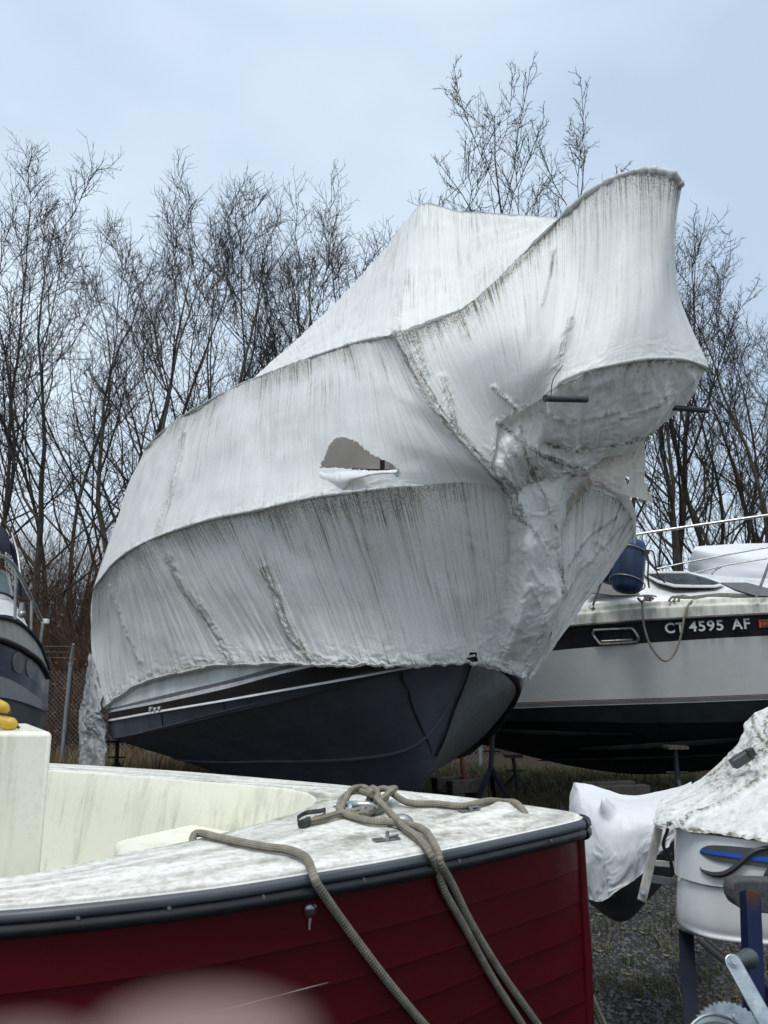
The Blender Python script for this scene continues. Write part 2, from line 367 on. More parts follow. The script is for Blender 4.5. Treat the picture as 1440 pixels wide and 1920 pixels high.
# red hull
m = NM('red_gelcoat', 0.32, 0, (0.06, 0.002, 0.005), .12, .35)
sc_ = m.ramp(m.noise((1, 1, 5), 2.2, 7, .8), [(0.60, 0.0), (0.86, .16)])
c = m.mix(m.ramp(m.noise((1, 1, 1), 1.2, 3, .5), [(0.3, 0.0), (0.7, 1.0)]), (0.088, 0.003, 0.007), (0.060, 0.0025, 0.005)); c = m.mix(sc_, c, (0.30, 0.14, 0.13)); m.col(c)
m.bump(m.noise((1, 1, 1), 3, 2, .5), .08, .01); M['red'] = m.m
# rub rail rubber, grey scuffed
m = NM('rub_rail_rubber', 0.4, 0, (0.03, 0.04, 0.05), 0, .5)
c = m.mix(m.ramp(m.noise((2, 60, 1), 1.5, 5, .7, 'UV'), [(0.35, 0.0), (0.7, 1.0)]), (0.020, 0.024, 0.032), (0.085, 0.095, 0.11)); m.col(c); m.bump(m.noise((3, 80, 1), 1, 3, .6, 'UV'), .2, .003); M['rubrail'] = m.m
# rope with braid
m = NM('braided_rope', 0.85, 0, (0.3, 0.27, 0.2), 0, .2)
def braid(m, f1, f2):
    sp_ = m.n('ShaderNodeSeparateXYZ'); m.L(m.tc.outputs['UV'], sp_.inputs[0])
    a_ = m.math('ADD', m.math('MULTIPLY', sp_.outputs[0], f1), m.math('MULTIPLY', sp_.outputs[1], f2 * 6.2832))
    b_ = m.math('SUBTRACT', m.math('MULTIPLY', sp_.outputs[0], f1), m.math('MULTIPLY', sp_.outputs[1], f2 * 6.2832))
    return m.math('MULTIPLY', m.math('SINE', a_), m.math('SINE', b_))
bh = braid(m, 420, 6); bh1 = m.math('ADD', m.math('MULTIPLY', bh, .5), .5)
c = m.mix(m.ramp(m.noise((1, 1, 1), 26, 4, .7), [(0.35, 0.0), (0.7, 1.0)]), (0.32, 0.29, 0.23), (0.18, 0.165, 0.13))
c = m.mix(m.math('MULTIPLY', m.ramp(bh1, [(0.0, 1.0), (0.45, 0.0)]), .55), c, (0.05, 0.045, 0.035)); m.col(c); m.bump(bh1, .9, .003); M['rope'] = m.m
# bark
m = NM('bark', 0.9, 0, (0.08, 0.07, 0.06), 0, .2)
c = m.mix(m.ramp(m.noise((1, 1, .25), 9, 5, .65), [(0.3, 0.0), (0.7, 1.0)]), (0.11, 0.10, 0.08), (0.03, 0.027, 0.024)); m.col(c); m.bump(m.noise((1, 1, .2), 22, 3, .6), .6, .02); M['bark'] = m.m
M['twig'] = simple('twig_bark', (0.038, 0.032, 0.027), (0.018, 0.015, 0.013), 0.85, 0, 3)
M['twig_pale'] = simple('poplar_twig_bark', (0.055, 0.05, 0.04), (0.028, 0.025, 0.02), 0.85, 0, 3)
M['brush'] = simple('brush_stems', (0.13, 0.07, 0.045), (0.045, 0.03, 0.022), 0.9, 0, 1.3)
M['leaf'] = simple('dead_leaves', (0.24, 0.10, 0.045), (0.11, 0.05, 0.028), 0.8, 0, 2)
M['grass'] = simple('rough_grass', (0.055, 0.065, 0.02), (0.09, 0.07, 0.035), 0.8, 0, 2.5)
M['drygrass'] = simple('dry_grass', (0.20, 0.15, 0.08), (0.11, 0.075, 0.04), 0.8, 0, 4)
M['stone'] = simple('gravel_stone', (0.085, 0.088, 0.09), (0.018, 0.019, 0.021), 0.65, 0, 9)
m = NM('ground_soil', 0.9, 0, (.03, .03, .03), 0, .3)
c = m.mix(m.ramp(m.noise((1, 1, 1), 30, 5, .7), [(0.35, 0.0), (0.65, 1.0)]), (0.016, 0.017, 0.018), (0.05, 0.048, 0.044))
c = m.mix(m.ramp(m.noise((1, 1, 1), .9, 5, .65), [(0.48, 0.0), (0.62, .85)]), c, (0.035, 0.036, 0.014))
sx = m.n('ShaderNodeSeparateXYZ'); m.L(m.tc.outputs['Object'], sx.inputs[0])
far = m.n('ShaderNodeMapRange'); far.inputs[1].default_value = 13; far.inputs[2].default_value = 17; m.L(sx.outputs[1], far.inputs[0])
lf = m.mix(m.ramp(m.noise((1, 1, 1), 6, 6, .75), [(0.35, 0.0), (0.65, 1.0)]), (0.06, 0.038, 0.024), (0.028, 0.022, 0.016))
c = m.mix(far.outputs[0], c, lf); m.col(c); m.bump(m.noise((1, 1, 1), 25, 5, .75), 1.0, .04); M['ground'] = m.m
# ------------------------------------------------------------------ ground
def gz(x, y):
    x = np.asarray(x, float); y = np.asarray(y, float)
    t = np.clip((y - 16.5) / 22, 0, 1); t = t * t * (3 - 2 * t)
    return t * 3.6 + (fbm(x * .25, y * .25, s=3) - .5) * .12 * np.clip((y - 2) / 6, 0, 1) + t * (fbm(x * .12, y * .12, s=9) - .5) * 1.2
xs = np.concatenate([np.linspace(-900, -30, 12), np.linspace(-28, 28, 150), np.linspace(30, 900, 12)])
ys = np.concatenate([np.linspace(-300, -6, 8), np.linspace(-5, 45, 140), np.linspace(50, 1200, 14)])
X, Y = np.meshgrid(xs, ys)
gd = sheet('ground', np.stack([X, Y, gz(X, Y)], -1), M['ground'], None, flip=1); tag(gd, kind='structure')
def scatter_stones(n):
    mb_v = []; mb_f = []
    base = np.array([[1, 0, 0], [-1, 0, 0], [0, 1, 0], [0, -1, 0], [0, 0, 1], [0, 0, -1]], float)
    fc = [(0, 2, 4), (2, 1, 4), (1, 3, 4), (3, 0, 4), (2, 0, 5), (1, 2, 5), (3, 1, 5), (0, 3, 5)]
    Y_ = 3.2 + 7.5 * RNG.random(n) ** 1.4; X_ = (0.02 + RNG.random(n) ** .8 * .62) * Y_
    r = .004 + .012 * RNG.random(n) ** 2
    sc_ = RNG.uniform(.6, 1.4, (n, 6, 1)) * base[None] * np.array([1, 1, .85]) * r[:, None, None]
    an = RNG.random(n) * 6.28; ca, sa = np.cos(an), np.sin(an)
    v = np.stack([sc_[..., 0] * ca[:, None] - sc_[..., 1] * sa[:, None], sc_[..., 0] * sa[:, None] + sc_[..., 1] * ca[:, None], sc_[..., 2]], -1)
    v += np.stack([X_, Y_, gz(X_, Y_) + r * .2], -1)[:, None]
    f = (np.arange(n)[:, None, None] * 6 + np.array(fc)[None]).reshape(-1, 3)
    me = bpy.data.meshes.new('gravel'); me.from_pydata(v.reshape(-1, 3).tolist(), [], f.tolist()); me.materials.append(M['stone'])
    o = bpy.data.objects.new('gravel', me); COL.objects.link(o); return o
tag(scatter_stones(46000), 'loose dark gravel on the yard ground', 'gravel', kind='stuff')
def blades(name, n, xf, h, w, mat, label, cat, tuft=6, lean=.5):
    v = []; f = []
    k = 0
    for i in range(n):
        cx, cy = xf()
        z0 = float(gz(cx, cy))
        for j in range(tuft):
            x = cx + random.gauss(0, .03); y = cy + random.gauss(0, .03); a = random.random() * 6.28; hh = h * random.uniform(.4, 1.2); l = lean * random.random() * hh
            wx, wy = math.cos(a + 1.57) * w, math.sin(a + 1.57) * w; dx, dy = math.cos(a) * l, math.sin(a) * l
            v += [(x - wx, y - wy, z0 - .01), (x + wx, y + wy, z0 - .01), (x + dx * .4 + wx * .7, y + dy * .4 + wy * .7, z0 + hh * .6), (x + dx * .4 - wx * .7, y + dy * .4 - wy * .7, z0 + hh * .6), (x + dx, y + dy, z0 + hh)]
            f += [(k, k + 1, k + 2, k + 3), (k + 3, k + 2, k + 4)]; k += 5
    me = bpy.data.meshes.new(name); me.from_pydata(v, [], f); me.materials.append(mat)
    o = bpy.data.objects.new(name, me); COL.objects.link(o); return tag(o, label, cat, kind='stuff')
def xf_near():
    y = random.uniform(4.2, 8); return (random.uniform(.14, .6) * y, y)
def xf_mid():
    y = random.uniform(8, 14.5); return (random.uniform(-.1, .6) * y, y)
def xf_fence():
    y = random.uniform(12.5, 16.5); return (random.uniform(-.55, .0) * y, y)
blades('weed_tufts', 380, xf_near, .06, .004, M['grass'], 'short green weeds scattered in the gravel', 'weeds', 9, 1.6)
blades('dry_stalks', 60, xf_near, .16, .002, M['drygrass'], 'dry straw coloured stalks in the gravel', 'dry grass', 9, 1.3)
blades('mown_grass', 5200, xf_mid, .11, .006, M['grass'], 'green grass under and behind the boats', 'grass', 7)
blades('dry_grass', 2600, xf_fence, .32, .005, M['drygrass'], 'dry tan grass along the foot of the chain link fence', 'dry grass', 6)
# ------------------------------------------------------------------ trees
def grow(seed, H=15.0, R0=.16, style='ash', lean=0.0):
    rnd = random.Random(seed); TR = []; CR = []
    def path(p, d, L, n, wob, upk):
        pts = [p]; d = d.normalized()
        for i in range(n):
            d = (d + Vector((rnd.gauss(0, wob), rnd.gauss(0, wob), rnd.gauss(0, wob * .5))) + Vector((0, 0, upk))).normalized()
            p = p + d * (L / n); pts.append(p)
        return pts, d
    def side(d, ang):
        a = Vector((rnd.gauss(0, 1), rnd.gauss(0, 1), rnd.gauss(0, 1))); a = (a - d * a.dot(d)).normalized()
        return (d * math.cos(ang) + a * math.sin(ang)).normalized()
    def rec(p, d, L, r, lv):
        if lv == 0: pts, _ = path(p, d, L, 14, .10, .04)
        elif lv == 1: pts, _ = path(p, d, L, 9, .09, .11)
        elif lv == 2: pts, _ = path(p, d, L, 5, .10, .12)
        else: pts, _ = path(p, d, L, 3 if lv == 3 else 2, .09, .11)
        n = len(pts); end = (.012, .008, .005, .0042, .0035)[lv]
        rs = [max(end + (r - end) * (1 - i / (n - 1)) ** (1.15 if lv == 0 else 1), .0035) for i in range(n)]
        (TR if lv == 0 or (lv == 1 and r > .035) else CR).append((pts, rs, 6 if lv == 0 else (5 if lv == 1 else 3)))
        if lv >= 4: return
        if style == 'poplar': cnt, lo = {0: (16, .28), 1: (13, .15), 2: (4, .2), 3: (1, .3)}[lv]
        else: cnt, lo = {0: (12, .18), 1: (8, .25), 2: (5, .2), 3: (2, .3)}[lv]
        for c in range(cnt):
            t = lo + (1 - lo) * (c + rnd.random()) / cnt; x = t * (n - 1); i = min(int(x), n - 2); q = pts[i].lerp(pts[i + 1], x - i)
            dd = (pts[i + 1] - pts[i]).normalized()
            ang = R(rnd.uniform(28, 60) if lv == 0 else rnd.uniform(26, 60)); 
            rem = 1 - t
            if lv == 0: l2 = H * (.16 + (.34 if style != 'poplar' else .28) * rem) * rnd.uniform(.7, 1.15)
            elif lv == 1: l2 = (L * (.22 + .30 * rem) if style != 'poplar' else .35 + .28 * L * rem) * rnd.uniform(.6, 1.2)
            elif lv == 2: l2 = rnd.uniform(.35, .85) if style != 'poplar' else rnd.uniform(.10, .3)
            else: l2 = rnd.uniform(.14, .36) * (1 if style != 'poplar' else .4)
            r2 = rs[i] * (.58 if lv < 2 else .5) * rnd.uniform(.7, 1)
            if lv == 1: r2 = max(r2, .011)
            if lv == 1: r2 = max(r2, .012)
            if lv == 2: r2 = max(.0085, min(r2, .011))
            if lv == 3: r2 = .0062
            rec(q, side(dd, ang), l2, max(r2, .0042), lv + 1)
    nst = 1 if (rnd.random() < .6 or style == 'poplar') else 2
    for k in range(nst):
        rec(Vector((k * .2, 0, -.3)), Vector((rnd.gauss(0, .08) + lean + (k * .25), rnd.gauss(0, .06), 1)), H * (1 if k == 0 else .8), R0 * (1 if k == 0 else .7), 0)
    def mesh(name, lst, mat):
        b = MB()
        for pts, rs, ns in lst: b.tube([tuple(q) for q in pts], rs, ns, caps=False)
        me = bpy.data.meshes.new(name); me.from_pydata(np.concatenate(b.v).tolist(), [], b.f); me.materials.append(mat)
        me.polygons.foreach_set('use_smooth', [True] * len(me.polygons)); return me
    return mesh('trunk', TR, M['bark']), mesh('crown', CR, M['twig_pale'] if style == 'poplar' else M['twig'])
VAR = [grow(s, 14.5, r, lean=l) for s, r, l in ((11, .15, -.05), (12, .11, .05), (13, .16, .02), (14, .10, -.12), (15, .13, .1), (16, .09, 0), (17, .14, .03), (18, .12, -.07), (19, .15, .0))]
POP = [grow(s, 18.0, .14, 'poplar') for s in (31, 32, 33)]
def tree(px, Y, k, scale, label, group, rot=0, name='bare_tree', var=None, dx=0):
    x = (px - 720) / F * Y / 1.02; z = float(gz(x, Y))
    o = empty(name, (x, Y, z), label, 'tree', group); o.rotation_euler = (0, 0, rot); o.scale = (scale,) * 3
    tm, cm = (var or VAR)[k]
    for nm, me in (('trunk', tm), ('crown', cm)):
        c = bpy.data.objects.new(nm, me); COL.objects.link(c); c.parent = o
    return o
LB = 'leafless tree in the belt behind the chain link fence, left of the wrapped boat'
for i, (px, Y, k, sc_) in enumerate([(-150, 20, 0, .95), (-60, 23, 1, 1.0), (30, 20, 6, .92), (95, 24, 4, 1.05), (170, 27, 2, 1.1), (215, 20.5, 7, 1.0), (290, 24, 5, 1.05), (345, 21, 1, 1.0), (385, 23, 8, 1.03), (445, 28, 0, 1.2), (480, 22, 3, 1.05), (540, 25, 6, 1.1), (5, 29, 5, 1.25), (120, 32, 3, 1.25)]):
    tree(px, Y, k, sc_, LB, 'bare trees of the left belt', i * 1.7 + .3)
for i, (px, Y, k, sc_) in enumerate([(640, 22, 2, 1.1), (690, 24, 7, 1.12), (740, 28, 4, 1.15), (610, 27, 1, 1.15), (800, 27, 3, .95), (960, 27, 1, .85)]):
    tree(px, Y, k, sc_, 'leafless tree rising behind the sloping ridge of the wrapped boat', 'bare trees behind the wrapped boat', i * 2.1 + .7)
for i, (px, Y, k, sc_) in enumerate([(1215, 21, 2, .84), (1258, 20, 6, .80), (1290, 20.5, 5, .84), (1312, 22, 8, .85), (1350, 25, 1, .9), (1390, 21, 3, .84), (1420, 22, 7, .86), (1470, 20.5, 2, .82), (1230, 27, 5, .9), (1400, 29, 4, 1.0), (1560, 22, 1, .95), (1190, 24, 4, .78)]):
    tree(px, Y, k, sc_, 'leafless tree in the dense clump of trunks at the right edge of the yard', 'bare trees of the right clump', i * 1.3 + 2)
tree(888, 21, 0, .96, 'tall bare poplar showing above the middle of the wrapped boat, leftmost of the tall ones', None, .4, 'poplar_tree', POP)
tree(1075, 21.5, 1, .93, 'tall bare poplar with twin crown just left of the raised hood of the cover', None, 1.9, 'poplar_tree', POP)
tree(1222, 22, 2, 1.0, 'bare poplar whose crown shows directly above the raised hood of the cover', None, 3.3, 'poplar_tree', POP)
tree(1375, 22, 0, .83, 'bare poplar with short side branches sticking out right of the hood', None, 4.4, 'poplar_tree', POP)
# undergrowth
def brush(name, n, x0, x1, y0, y1, h0, h1, label):
    b_v = []; b_f = []; k = 0
    for i in range(n):
        y = random.uniform(y0, y1); x = random.uniform(x0, x1); z = float(gz(x, y)); h = random.uniform(h0, h1)
        ax, ay = random.gauss(0, .35) * h, random.gauss(0, .25) * h; bx = random.gauss(0, .25) * h
        r = random.uniform(.004, .010)
        pts = [(x, y, z - .1), (x + ax * .35, y + ay * .4, z + h * .55), (x + ax + bx * .5, y + ay, z + h * random.uniform(.75, 1.0))]
        for q in range(3):
            pass
        for (p, rr) in zip(pts, (r, r * .8, r * .35)):
            b_v += [(p[0] + rr, p[1], p[2]), (p[0] - rr * .5, p[1] + rr * .87, p[2]), (p[0] - rr * .5, p[1] - rr * .87, p[2])]
        for q in range(2):
            for j in range(3): b_f.append((k + q * 3 + j, k + q * 3 + (j + 1) % 3, k + q * 3 + 3 + (j + 1) % 3, k + q * 3 + 3 + j))
        k += 9
    me = bpy.data.meshes.new(name); me.from_pydata(b_v, [], b_f); me.materials.append(M['brush'])
    o = bpy.data.objects.new(name, me); COL.objects.link(o); return tag(o, label, 'brush', kind='stuff')
brush('undergrowth', 12000, -16, 1, 16.2, 20, .6, 3.0, 'low tangled brown brush right behind the chain link fence')
brush('undergrowth', 17000, -20, 3, 18, 27, 1.5, 6.5, 'tall thin brown saplings and brush farther up the slope')
brush('undergrowth', 9000, 1, 20, 17, 25, .6, 3.4, 'tangled brown brush between the trunks at the right')
def leaves(n, x0, x1, y0, y1, h):
    v = []; f = []
    for i in range(n):
        y = random.uniform(y0, y1); x = random.uniform(x0, x1); z = float(gz(x, y)) + random.random() ** 1.6 * h; s = random.uniform(.015, .045)
        a = Vector((random.gauss(0, 1), random.gauss(0, 1), random.gauss(0, 1))).normalized(); b = a.orthogonal().normalized(); c_ = a.cross(b); k = len(v); p = Vector((x, y, z))
        v += [tuple(p + b * s), tuple(p + c_ * s * .6), tuple(p - b * s), tuple(p - c_ * s * .6)]; f.append((k, k + 1, k + 2, k + 3))
    me = bpy.data.meshes.new('dead_leaves'); me.from_pydata(v, [], f); me.materials.append(M['leaf'])
    o = bpy.data.objects.new('dead_leaves', me); COL.objects.link(o); return tag(o, 'reddish brown dead leaves caught in the brush', 'leaves', kind='stuff')
leaves(15000, -14, 2, 15.6, 21, 2.0)
def litter(n):
    v = []; f = []
    for i in range(n):
        y = random.uniform(3.6, 8); x = random.uniform(.15, .58) * y; z = float(gz(x, y)) + .012; s = random.uniform(.012, .03); a = random.random() * 6.28; k = len(v); c_, s_ = math.cos(a), math.sin(a)
        v += [(x + c_ * s, y + s_ * s, z + s * .3), (x - s_ * s * .5, y + c_ * s * .5, z), (x - c_ * s, y - s_ * s, z + s * .2), (x + s_ * s * .5, y - c_ * s * .5, z)]; f.append((k, k + 1, k + 2, k + 3))
    me = bpy.data.meshes.new('leaf_litter'); me.from_pydata(v, [], f); me.materials.append(M['drygrass']); o = bpy.data.objects.new('leaf_litter', me); COL.objects.link(o); tag(o, 'pale fallen leaves scattered over the dark gravel', 'leaves', kind='stuff')
litter(260)
# ------------------------------------------------------------------ chain link fence
FY = 15.0
fn = empty('chain_link_fence', (-6, FY, 0), 'grey chain link fence in front of the brown brush, seen left of the wrapped boat', 'fence')
fx0, fx1, fh = -11.0, 2.0, 1.72
b = MB(); stp = .085; hz = fh - .05
for fam in (1, -1):
    x = fx0 - hz
    while x < fx1 + hz:
        xa, xb = (x, x + hz) if fam == 1 else (x + hz, x)
        za, zb = .05, .05 + hz
        dx = xb - xa
        t0, t1 = 0.0, 1.0
        lo_, hi_ = (fx0 - xa) / dx, (fx1 - xa) / dx
        if lo_ > hi_: lo_, hi_ = hi_, lo_
        t0, t1 = max(t0, lo_), min(t1, hi_)
        if t1 > t0 + .01: b.tube([(xa + dx * t0, FY + fam * .004, za + hz * t0), (xa + dx * t1, FY + fam * .004, za + hz * t1)], .0032, 3, caps=False)
        x += stp
b.build('netting', M['wire'], fn)['kind'] = 'stuff'
xp = P(128, 1300, FY)[0]
for k in range(-2, 4):
    x = xp + k * 2.6
    if x < fx0 or x > fx1: continue
    b = MB(); b.cyl((x, FY - .05, -.1), (x + .02, FY - .05, fh + .12), .036, n=12); b.tube([(x + .02, FY - .05, fh + .12), (x + .02, FY - .05, fh + .15)], .044, 12)
    po = b.build('post', M['post_grey'], fn)
    b = MB(); b.tube([(x + .02, FY - .05, fh + .15), (x + .06, FY - .12, fh + .32), (x + .10, FY - .2, fh + .5)], [.036, .034, .022], 8); b.build('barb_arm', M['alum'], po)
b = MB()
for q in (.18, .33, .48):
    b.tube([(fx0, FY - .05 - q * .3, fh + .13 + q * .7), (xp + .05, FY - .05 - q * .3, fh + .12 + q * .7)], .0025, 4)
b.build('barbed_wire', M['wire'], fn)
# ------------------------------------------------------------------ the big boat: hull
bb = empty('cabin_cruiser', tuple(S(600, 1400, 0) * np.array([1, 1, 0])), 'large navy and white cabin cruiser shored up under a grey dirty shrink wrap cover', 'boat')
def SS(l): return [S(*q) for q in l]
ch = [(203, 1376, 1.47), (222, 1385, 1.5), (305, 1368, 1.5), (425, 1339, 1.5), (521, 1317, 1.45), (635, 1288, 1.3), (749, 1260, .95), (834, 1246, .42), (885, 1238, .02)]
wl = [(203, 1352, 1.5), (222, 1349, 1.53), (294, 1336, 1.55), (408, 1317, 1.55), (521, 1297, 1.5), (635, 1277, 1.36), (749, 1256, 1.02), (826, 1243, .50), (891, 1230, .04)]
wl0 = [(a, b_ - 3.5, c + .004) for a, b_, c in wl]
bt = [(203, 1337, 1.51), (220, 1333, 1.55), (300, 1318, 1.58), (420, 1292, 1.58), (521, 1265, 1.54), (635, 1240, 1.42), (755, 1215, 1.1), (830, 1200, .6), (897, 1190, .1)]
gs = [(203, 1333, 1.51), (220, 1329, 1.55), (300, 1312, 1.58), (420, 1284, 1.58), (521, 1259, 1.54), (635, 1232, 1.42), (755, 1207, 1.1), (830, 1192, .6), (897, 1182, .1)]
gs2 = [(203, 1329, 1.51), (220, 1325, 1.55), (300, 1305, 1.58), (420, 1277, 1.58), (521, 1250, 1.54), (635, 1222, 1.42), (755, 1198, 1.1), (830, 1184, .6), (897, 1174, .1)]
tp = [(206, 1305, 1.5), (225, 1290, 1.53), (300, 1235, 1.56), (420, 1200, 1.56), (521, 1180, 1.52), (635, 1160, 1.4), (755, 1140, 1.08), (830, 1130, .58), (900, 1120, .08)]
kl = [(395, 1440, 0), (404, 1448, 0), (470, 1466, 0), (560, 1482, 0), (640, 1494, 0), (725, 1502, 0), (782, 1490, 0), (820, 1416, 0), (885, 1240, 0)]
st_ = [tuple(np.array(a) * .38 + np.array(b_) * .62) for a, b_ in zip(ch, kl)]
def band(nm, r0, r1, mat, nv=6, par=bb, dsp=None, nu=160):
    return sheet(nm, surf([SS(r0), SS(r1)], nu, nv), mat, par, dsp)
band('topside', tp, gs2, M['white_gel']); band('grey_stripe', gs2, gs, M['stripe_grey'], 2); band('thin_stripe', gs, bt, M['white_gel'], 2)
band('black_band', bt, wl0, M['black_band']); 
G = surf([SS(wl0), [S(a, b_ + 1, c + .02) for a, b_, c in wl], SS(wl)], 160, 5); sheet('boot_stripe', G, M['white_gel'], bb)
band('chine_band', wl, ch, M['bottom_navy_light'])
# starboard bottom with a strake
Gb = surf([SS(ch), SS([(a, b_ + 2, c - .05) for a, b_, c in ch[:-1]] + [ch[-1]]), SS(st_), SS(kl)], 160, 40)
hb = sheet('bottom', Gb, M['bottom_navy'], bb, lambda u, v, t, x, y: (fbm(u * 2, v * 2, s=4) - .5) * .012)
b = MB(); rowi = 26; sp_pts = Gb[rowi, 4:150:6]; b.tube(sp_pts + NS * .01, .016, 6); b.build('strake', M['bottom_navy'], hb)
# port bottom and port band
pc = [(885, 1238, 0), (905, 1245, -.16), (938, 1260, -.42), (966, 1288, -.68), (955, 1322, -.92), (905, 1382, -1.12), (852, 1424, -1.25)]
pk = [(885, 1240, 0), (878, 1262, 0), (865, 1295, 0), (848, 1340, 0), (833, 1382, 0), (820, 1414, 0), (800, 1452, 0)]
mid = [tuple(np.array(a) * .5 + np.array(b_) * .5 + np.array([2 * k / 3, 0, 0])) for k, (a, b_) in enumerate(zip(pc, pk))]
sheet('bottom', surf([SS(pc), SS(mid), SS(pk)], 60, 24), M['stem_lit'], bb)
pcm = mirror(np.array(SS(ch)))[::-1][1:]
po_ = [S(852, 1424, -1.25)] + [S(790, 1440, -1.4), S(700, 1455, -1.45), S(600, 1450, -1.5), mirror(S(222, 1385, 1.5))]
pkk = [S(800, 1452, 0), S(782, 1490, 0), S(725, 1502, 0), S(600, 1488, 0), S(404, 1448, 0)]
sheet('bottom', surf([po_, pkk], 60, 8), M['bottom_navy'], bb)
pt = [(885, 1232, .02), (912, 1236, -.18), (946, 1252, -.45), (974, 1284, -.72), (968, 1318, -.95), (925, 1378, -1.18), (880, 1415, -1.3)]
pt2 = [(890, 1200, .02), (918, 1206, -.2), (955, 1226, -.5), (980, 1254, -.8), (978, 1296, -1.05), (948, 1352, -1.25), (905, 1396, -1.4)]
sheet('topside', surf([SS(pt2), SS(pt), SS(pc)], 60, 10), M['black_band'], bb)
b = MB(); b.tube([S(a, b_ , c - .02) + np.array([0, 0, .012]) for a, b_, c in pt[2:5]], .012, 6, smooth=5); b.build('boot_stripe', M['white_gel'], bb)
# transom
tl = [S(204, 1300, 1.5), S(203, 1352, 1.5), S(203, 1378, 1.47), S(404, 1448, 0)]; tr = [mirror(q) for q in tl]
tl2 = [tl[0], tl[1], tl[2]]; tr2 = [tr[0], tr[1], tr[2]]
mdl = [tl[0] * .5 + tr[0] * .5, tl[1] * .5 + tr[1] * .5, S(404, 1446, 0)]
sheet('transom', surf([tl2, mdl, tr2], 12, 16, lin=True), M['bottom_navy'], bb)
# marks on the hull
b = MB(); b.tube([S(885, 1242, .03), S(868, 1290, .03), S(850, 1335, .03), S(835, 1380, .03), S(818, 1418, .03)], .012, 6, smooth=4); b.build('stem_seam', M['black'], bb)
pts = [(752, 1259), (756, 1275), (765, 1292), (768, 1308), (778, 1330), (784, 1350), (793, 1372), (803, 1392), (812, 1410)]
def onsurf(G, x, y, off=.006):
    px, py = proj(G); d = (px - x) ** 2 + (py - y) ** 2; i = np.unravel_index(d.argmin(), d.shape); q = G[i]
    r_ = q - C0; return q - r_ / np.linalg.norm(r_) * off
b = MB(); b.tube([onsurf(Gb, x + random.uniform(-2, 2), y) for x, y in pts], [.010, .012, .006, .012, .008, .012, .006, .008, .004], 5, smooth=3); b.build('black_drip', M['black'], bb)
Gc = surf([SS(bt), SS(ch)], 200, 20)
for (xa, ya, xb, yb, r_) in ((240, 1300, 252, 1378, .006), (300, 1330, 305, 1366, .008), (420, 1318, 423, 1336, .006)):
    b = MB(); b.tube([onsurf(Gc, xa + (xb - xa) * t, ya + (yb - ya) * t) for t in np.linspace(0, 1, 6)], r_, 5); b.build('black_drip', M['black'], bb)
for x in (284, 290.5, 297):
    q = onsurf(Gc, x, 1330, .01); b = MB(); b.tube([q, q + NS * .015], .026, 14); b.tube([q + NS * .012, q + NS * .018], .013, 10, 1); b.build('outlet', [M['white_gel'], M['black']], bb)
# cabin side seen through the tear
cs = [[S(580, 800, 1.22), S(770, 800, 1.22)], [S(580, 910, 1.36), S(770, 910, 1.36)]]
sheet('cabin_side', surf([[S(585, 805, 1.22), S(738, 805, 1.20)], [S(585, 910, 1.34), S(738, 910, 1.28)]], 4, 4), M['taupe'], bb)
b = MB(); b.beam(S(717, 856, 1.33), S(717, 892, 1.38), .07, .04, up=(1, 0, 0)); b.build('cabin_post', M['brown_wood'], bb)
b = MB(); b.beam(S(600, 880, 1.42), S(735, 884, 1.36), .03, .03); b.build('cabin_rail', M['brown_wood'], bb)
# ------------------------------------------------------------------ the shrink wrap cover
cv = empty('shrink_wrap_cover', tuple(S(600, 1400, 0) * np.array([1, 1, 0])), 'huge dirty white shrink wrap cover with a torn hole stretched over the navy cabin cruiser', 'boat cover')
CREASES = [  # pixel polylines, half width, crumple strength, dirt plus fold shade put into the colour
    ([(743, 629), (775, 690), (820, 765), (870, 828), (925, 885), (965, 930), (985, 980)], 13, 1.5, .75),
    ([(315, 1045), (340, 1095), (385, 1150), (415, 1200), (437, 1245)], 12, 1.6, .35),
    ([(498, 1068), (520, 1110), (530, 1150), (548, 1195), (585, 1235)], 13, 1.5, .45),
    ([(205, 1100), (225, 1150), (240, 1190), (262, 1240)], 6, 1.2, .1),
    ([(345, 815), (337, 865), (322, 925), (295, 1000)], 9, 1.2, .35),
    ([(775, 510), (757, 560), (750, 610)], 15, 1.0, .22),
    ([(1070, 600), (1055, 650), (1045, 690)], 11, 1.2, .35),
    ([(1040, 470), (1030, 520), (1015, 570)], 4, 1.0, .5),
    ([(830, 710), (845, 755), (850, 790)], 11, 1.2, .4),
    ([(925, 725), (945, 745), (965, 765)], 6, 1.3, .6),
    ([(775, 625), (790, 670), (800, 700)], 9, 1.2, .35),
    ([(850, 598), (900, 558), (960, 508), (1050, 412)], 5, .8, .6),
    ([(745, 628), (800, 608), (850, 590)], 4, .7, .5),
    ([(932, 792), (975, 822), (1010, 850), (1060, 872), (1105, 884)], 6, 1.0, .8),  # throat and lobe lines from here: dark of the folds painted along them
    ([(1016, 828), (1060, 836), (1108, 832), (1170, 824), (1212, 808)], 5, .8, .8),
    ([(975, 800), (985, 850), (1000, 885)], 5, 1.0, .6), ([(1150, 790), (1205, 770), (1260, 735)], 5, 1.0, .5), ([(1015, 770), (1060, 790), (1110, 782), (1160, 770)], 6, 1.0, .35),
    ([(1000, 890), (1020, 930), (1036, 980), (1046, 1040), (1052, 1110)], 4, 1.0, .55),
    ([(985, 975), (1010, 1000), (1028, 1040)], 4, 1.0, .5), ([(1000, 1100), (1020, 1150), (1010, 1200), (985, 1240)], 6, 1.2, .3),
    ([(1060, 1060), (1100, 1010), (1150, 970)], 4, .8, .4), ([(1050, 1120), (1090, 1060), (1165, 985)], 4, .8, .3),
    ([(960, 960), (940, 1060), (925, 1150), (905, 1240)], 22, 1.0, .08),
]
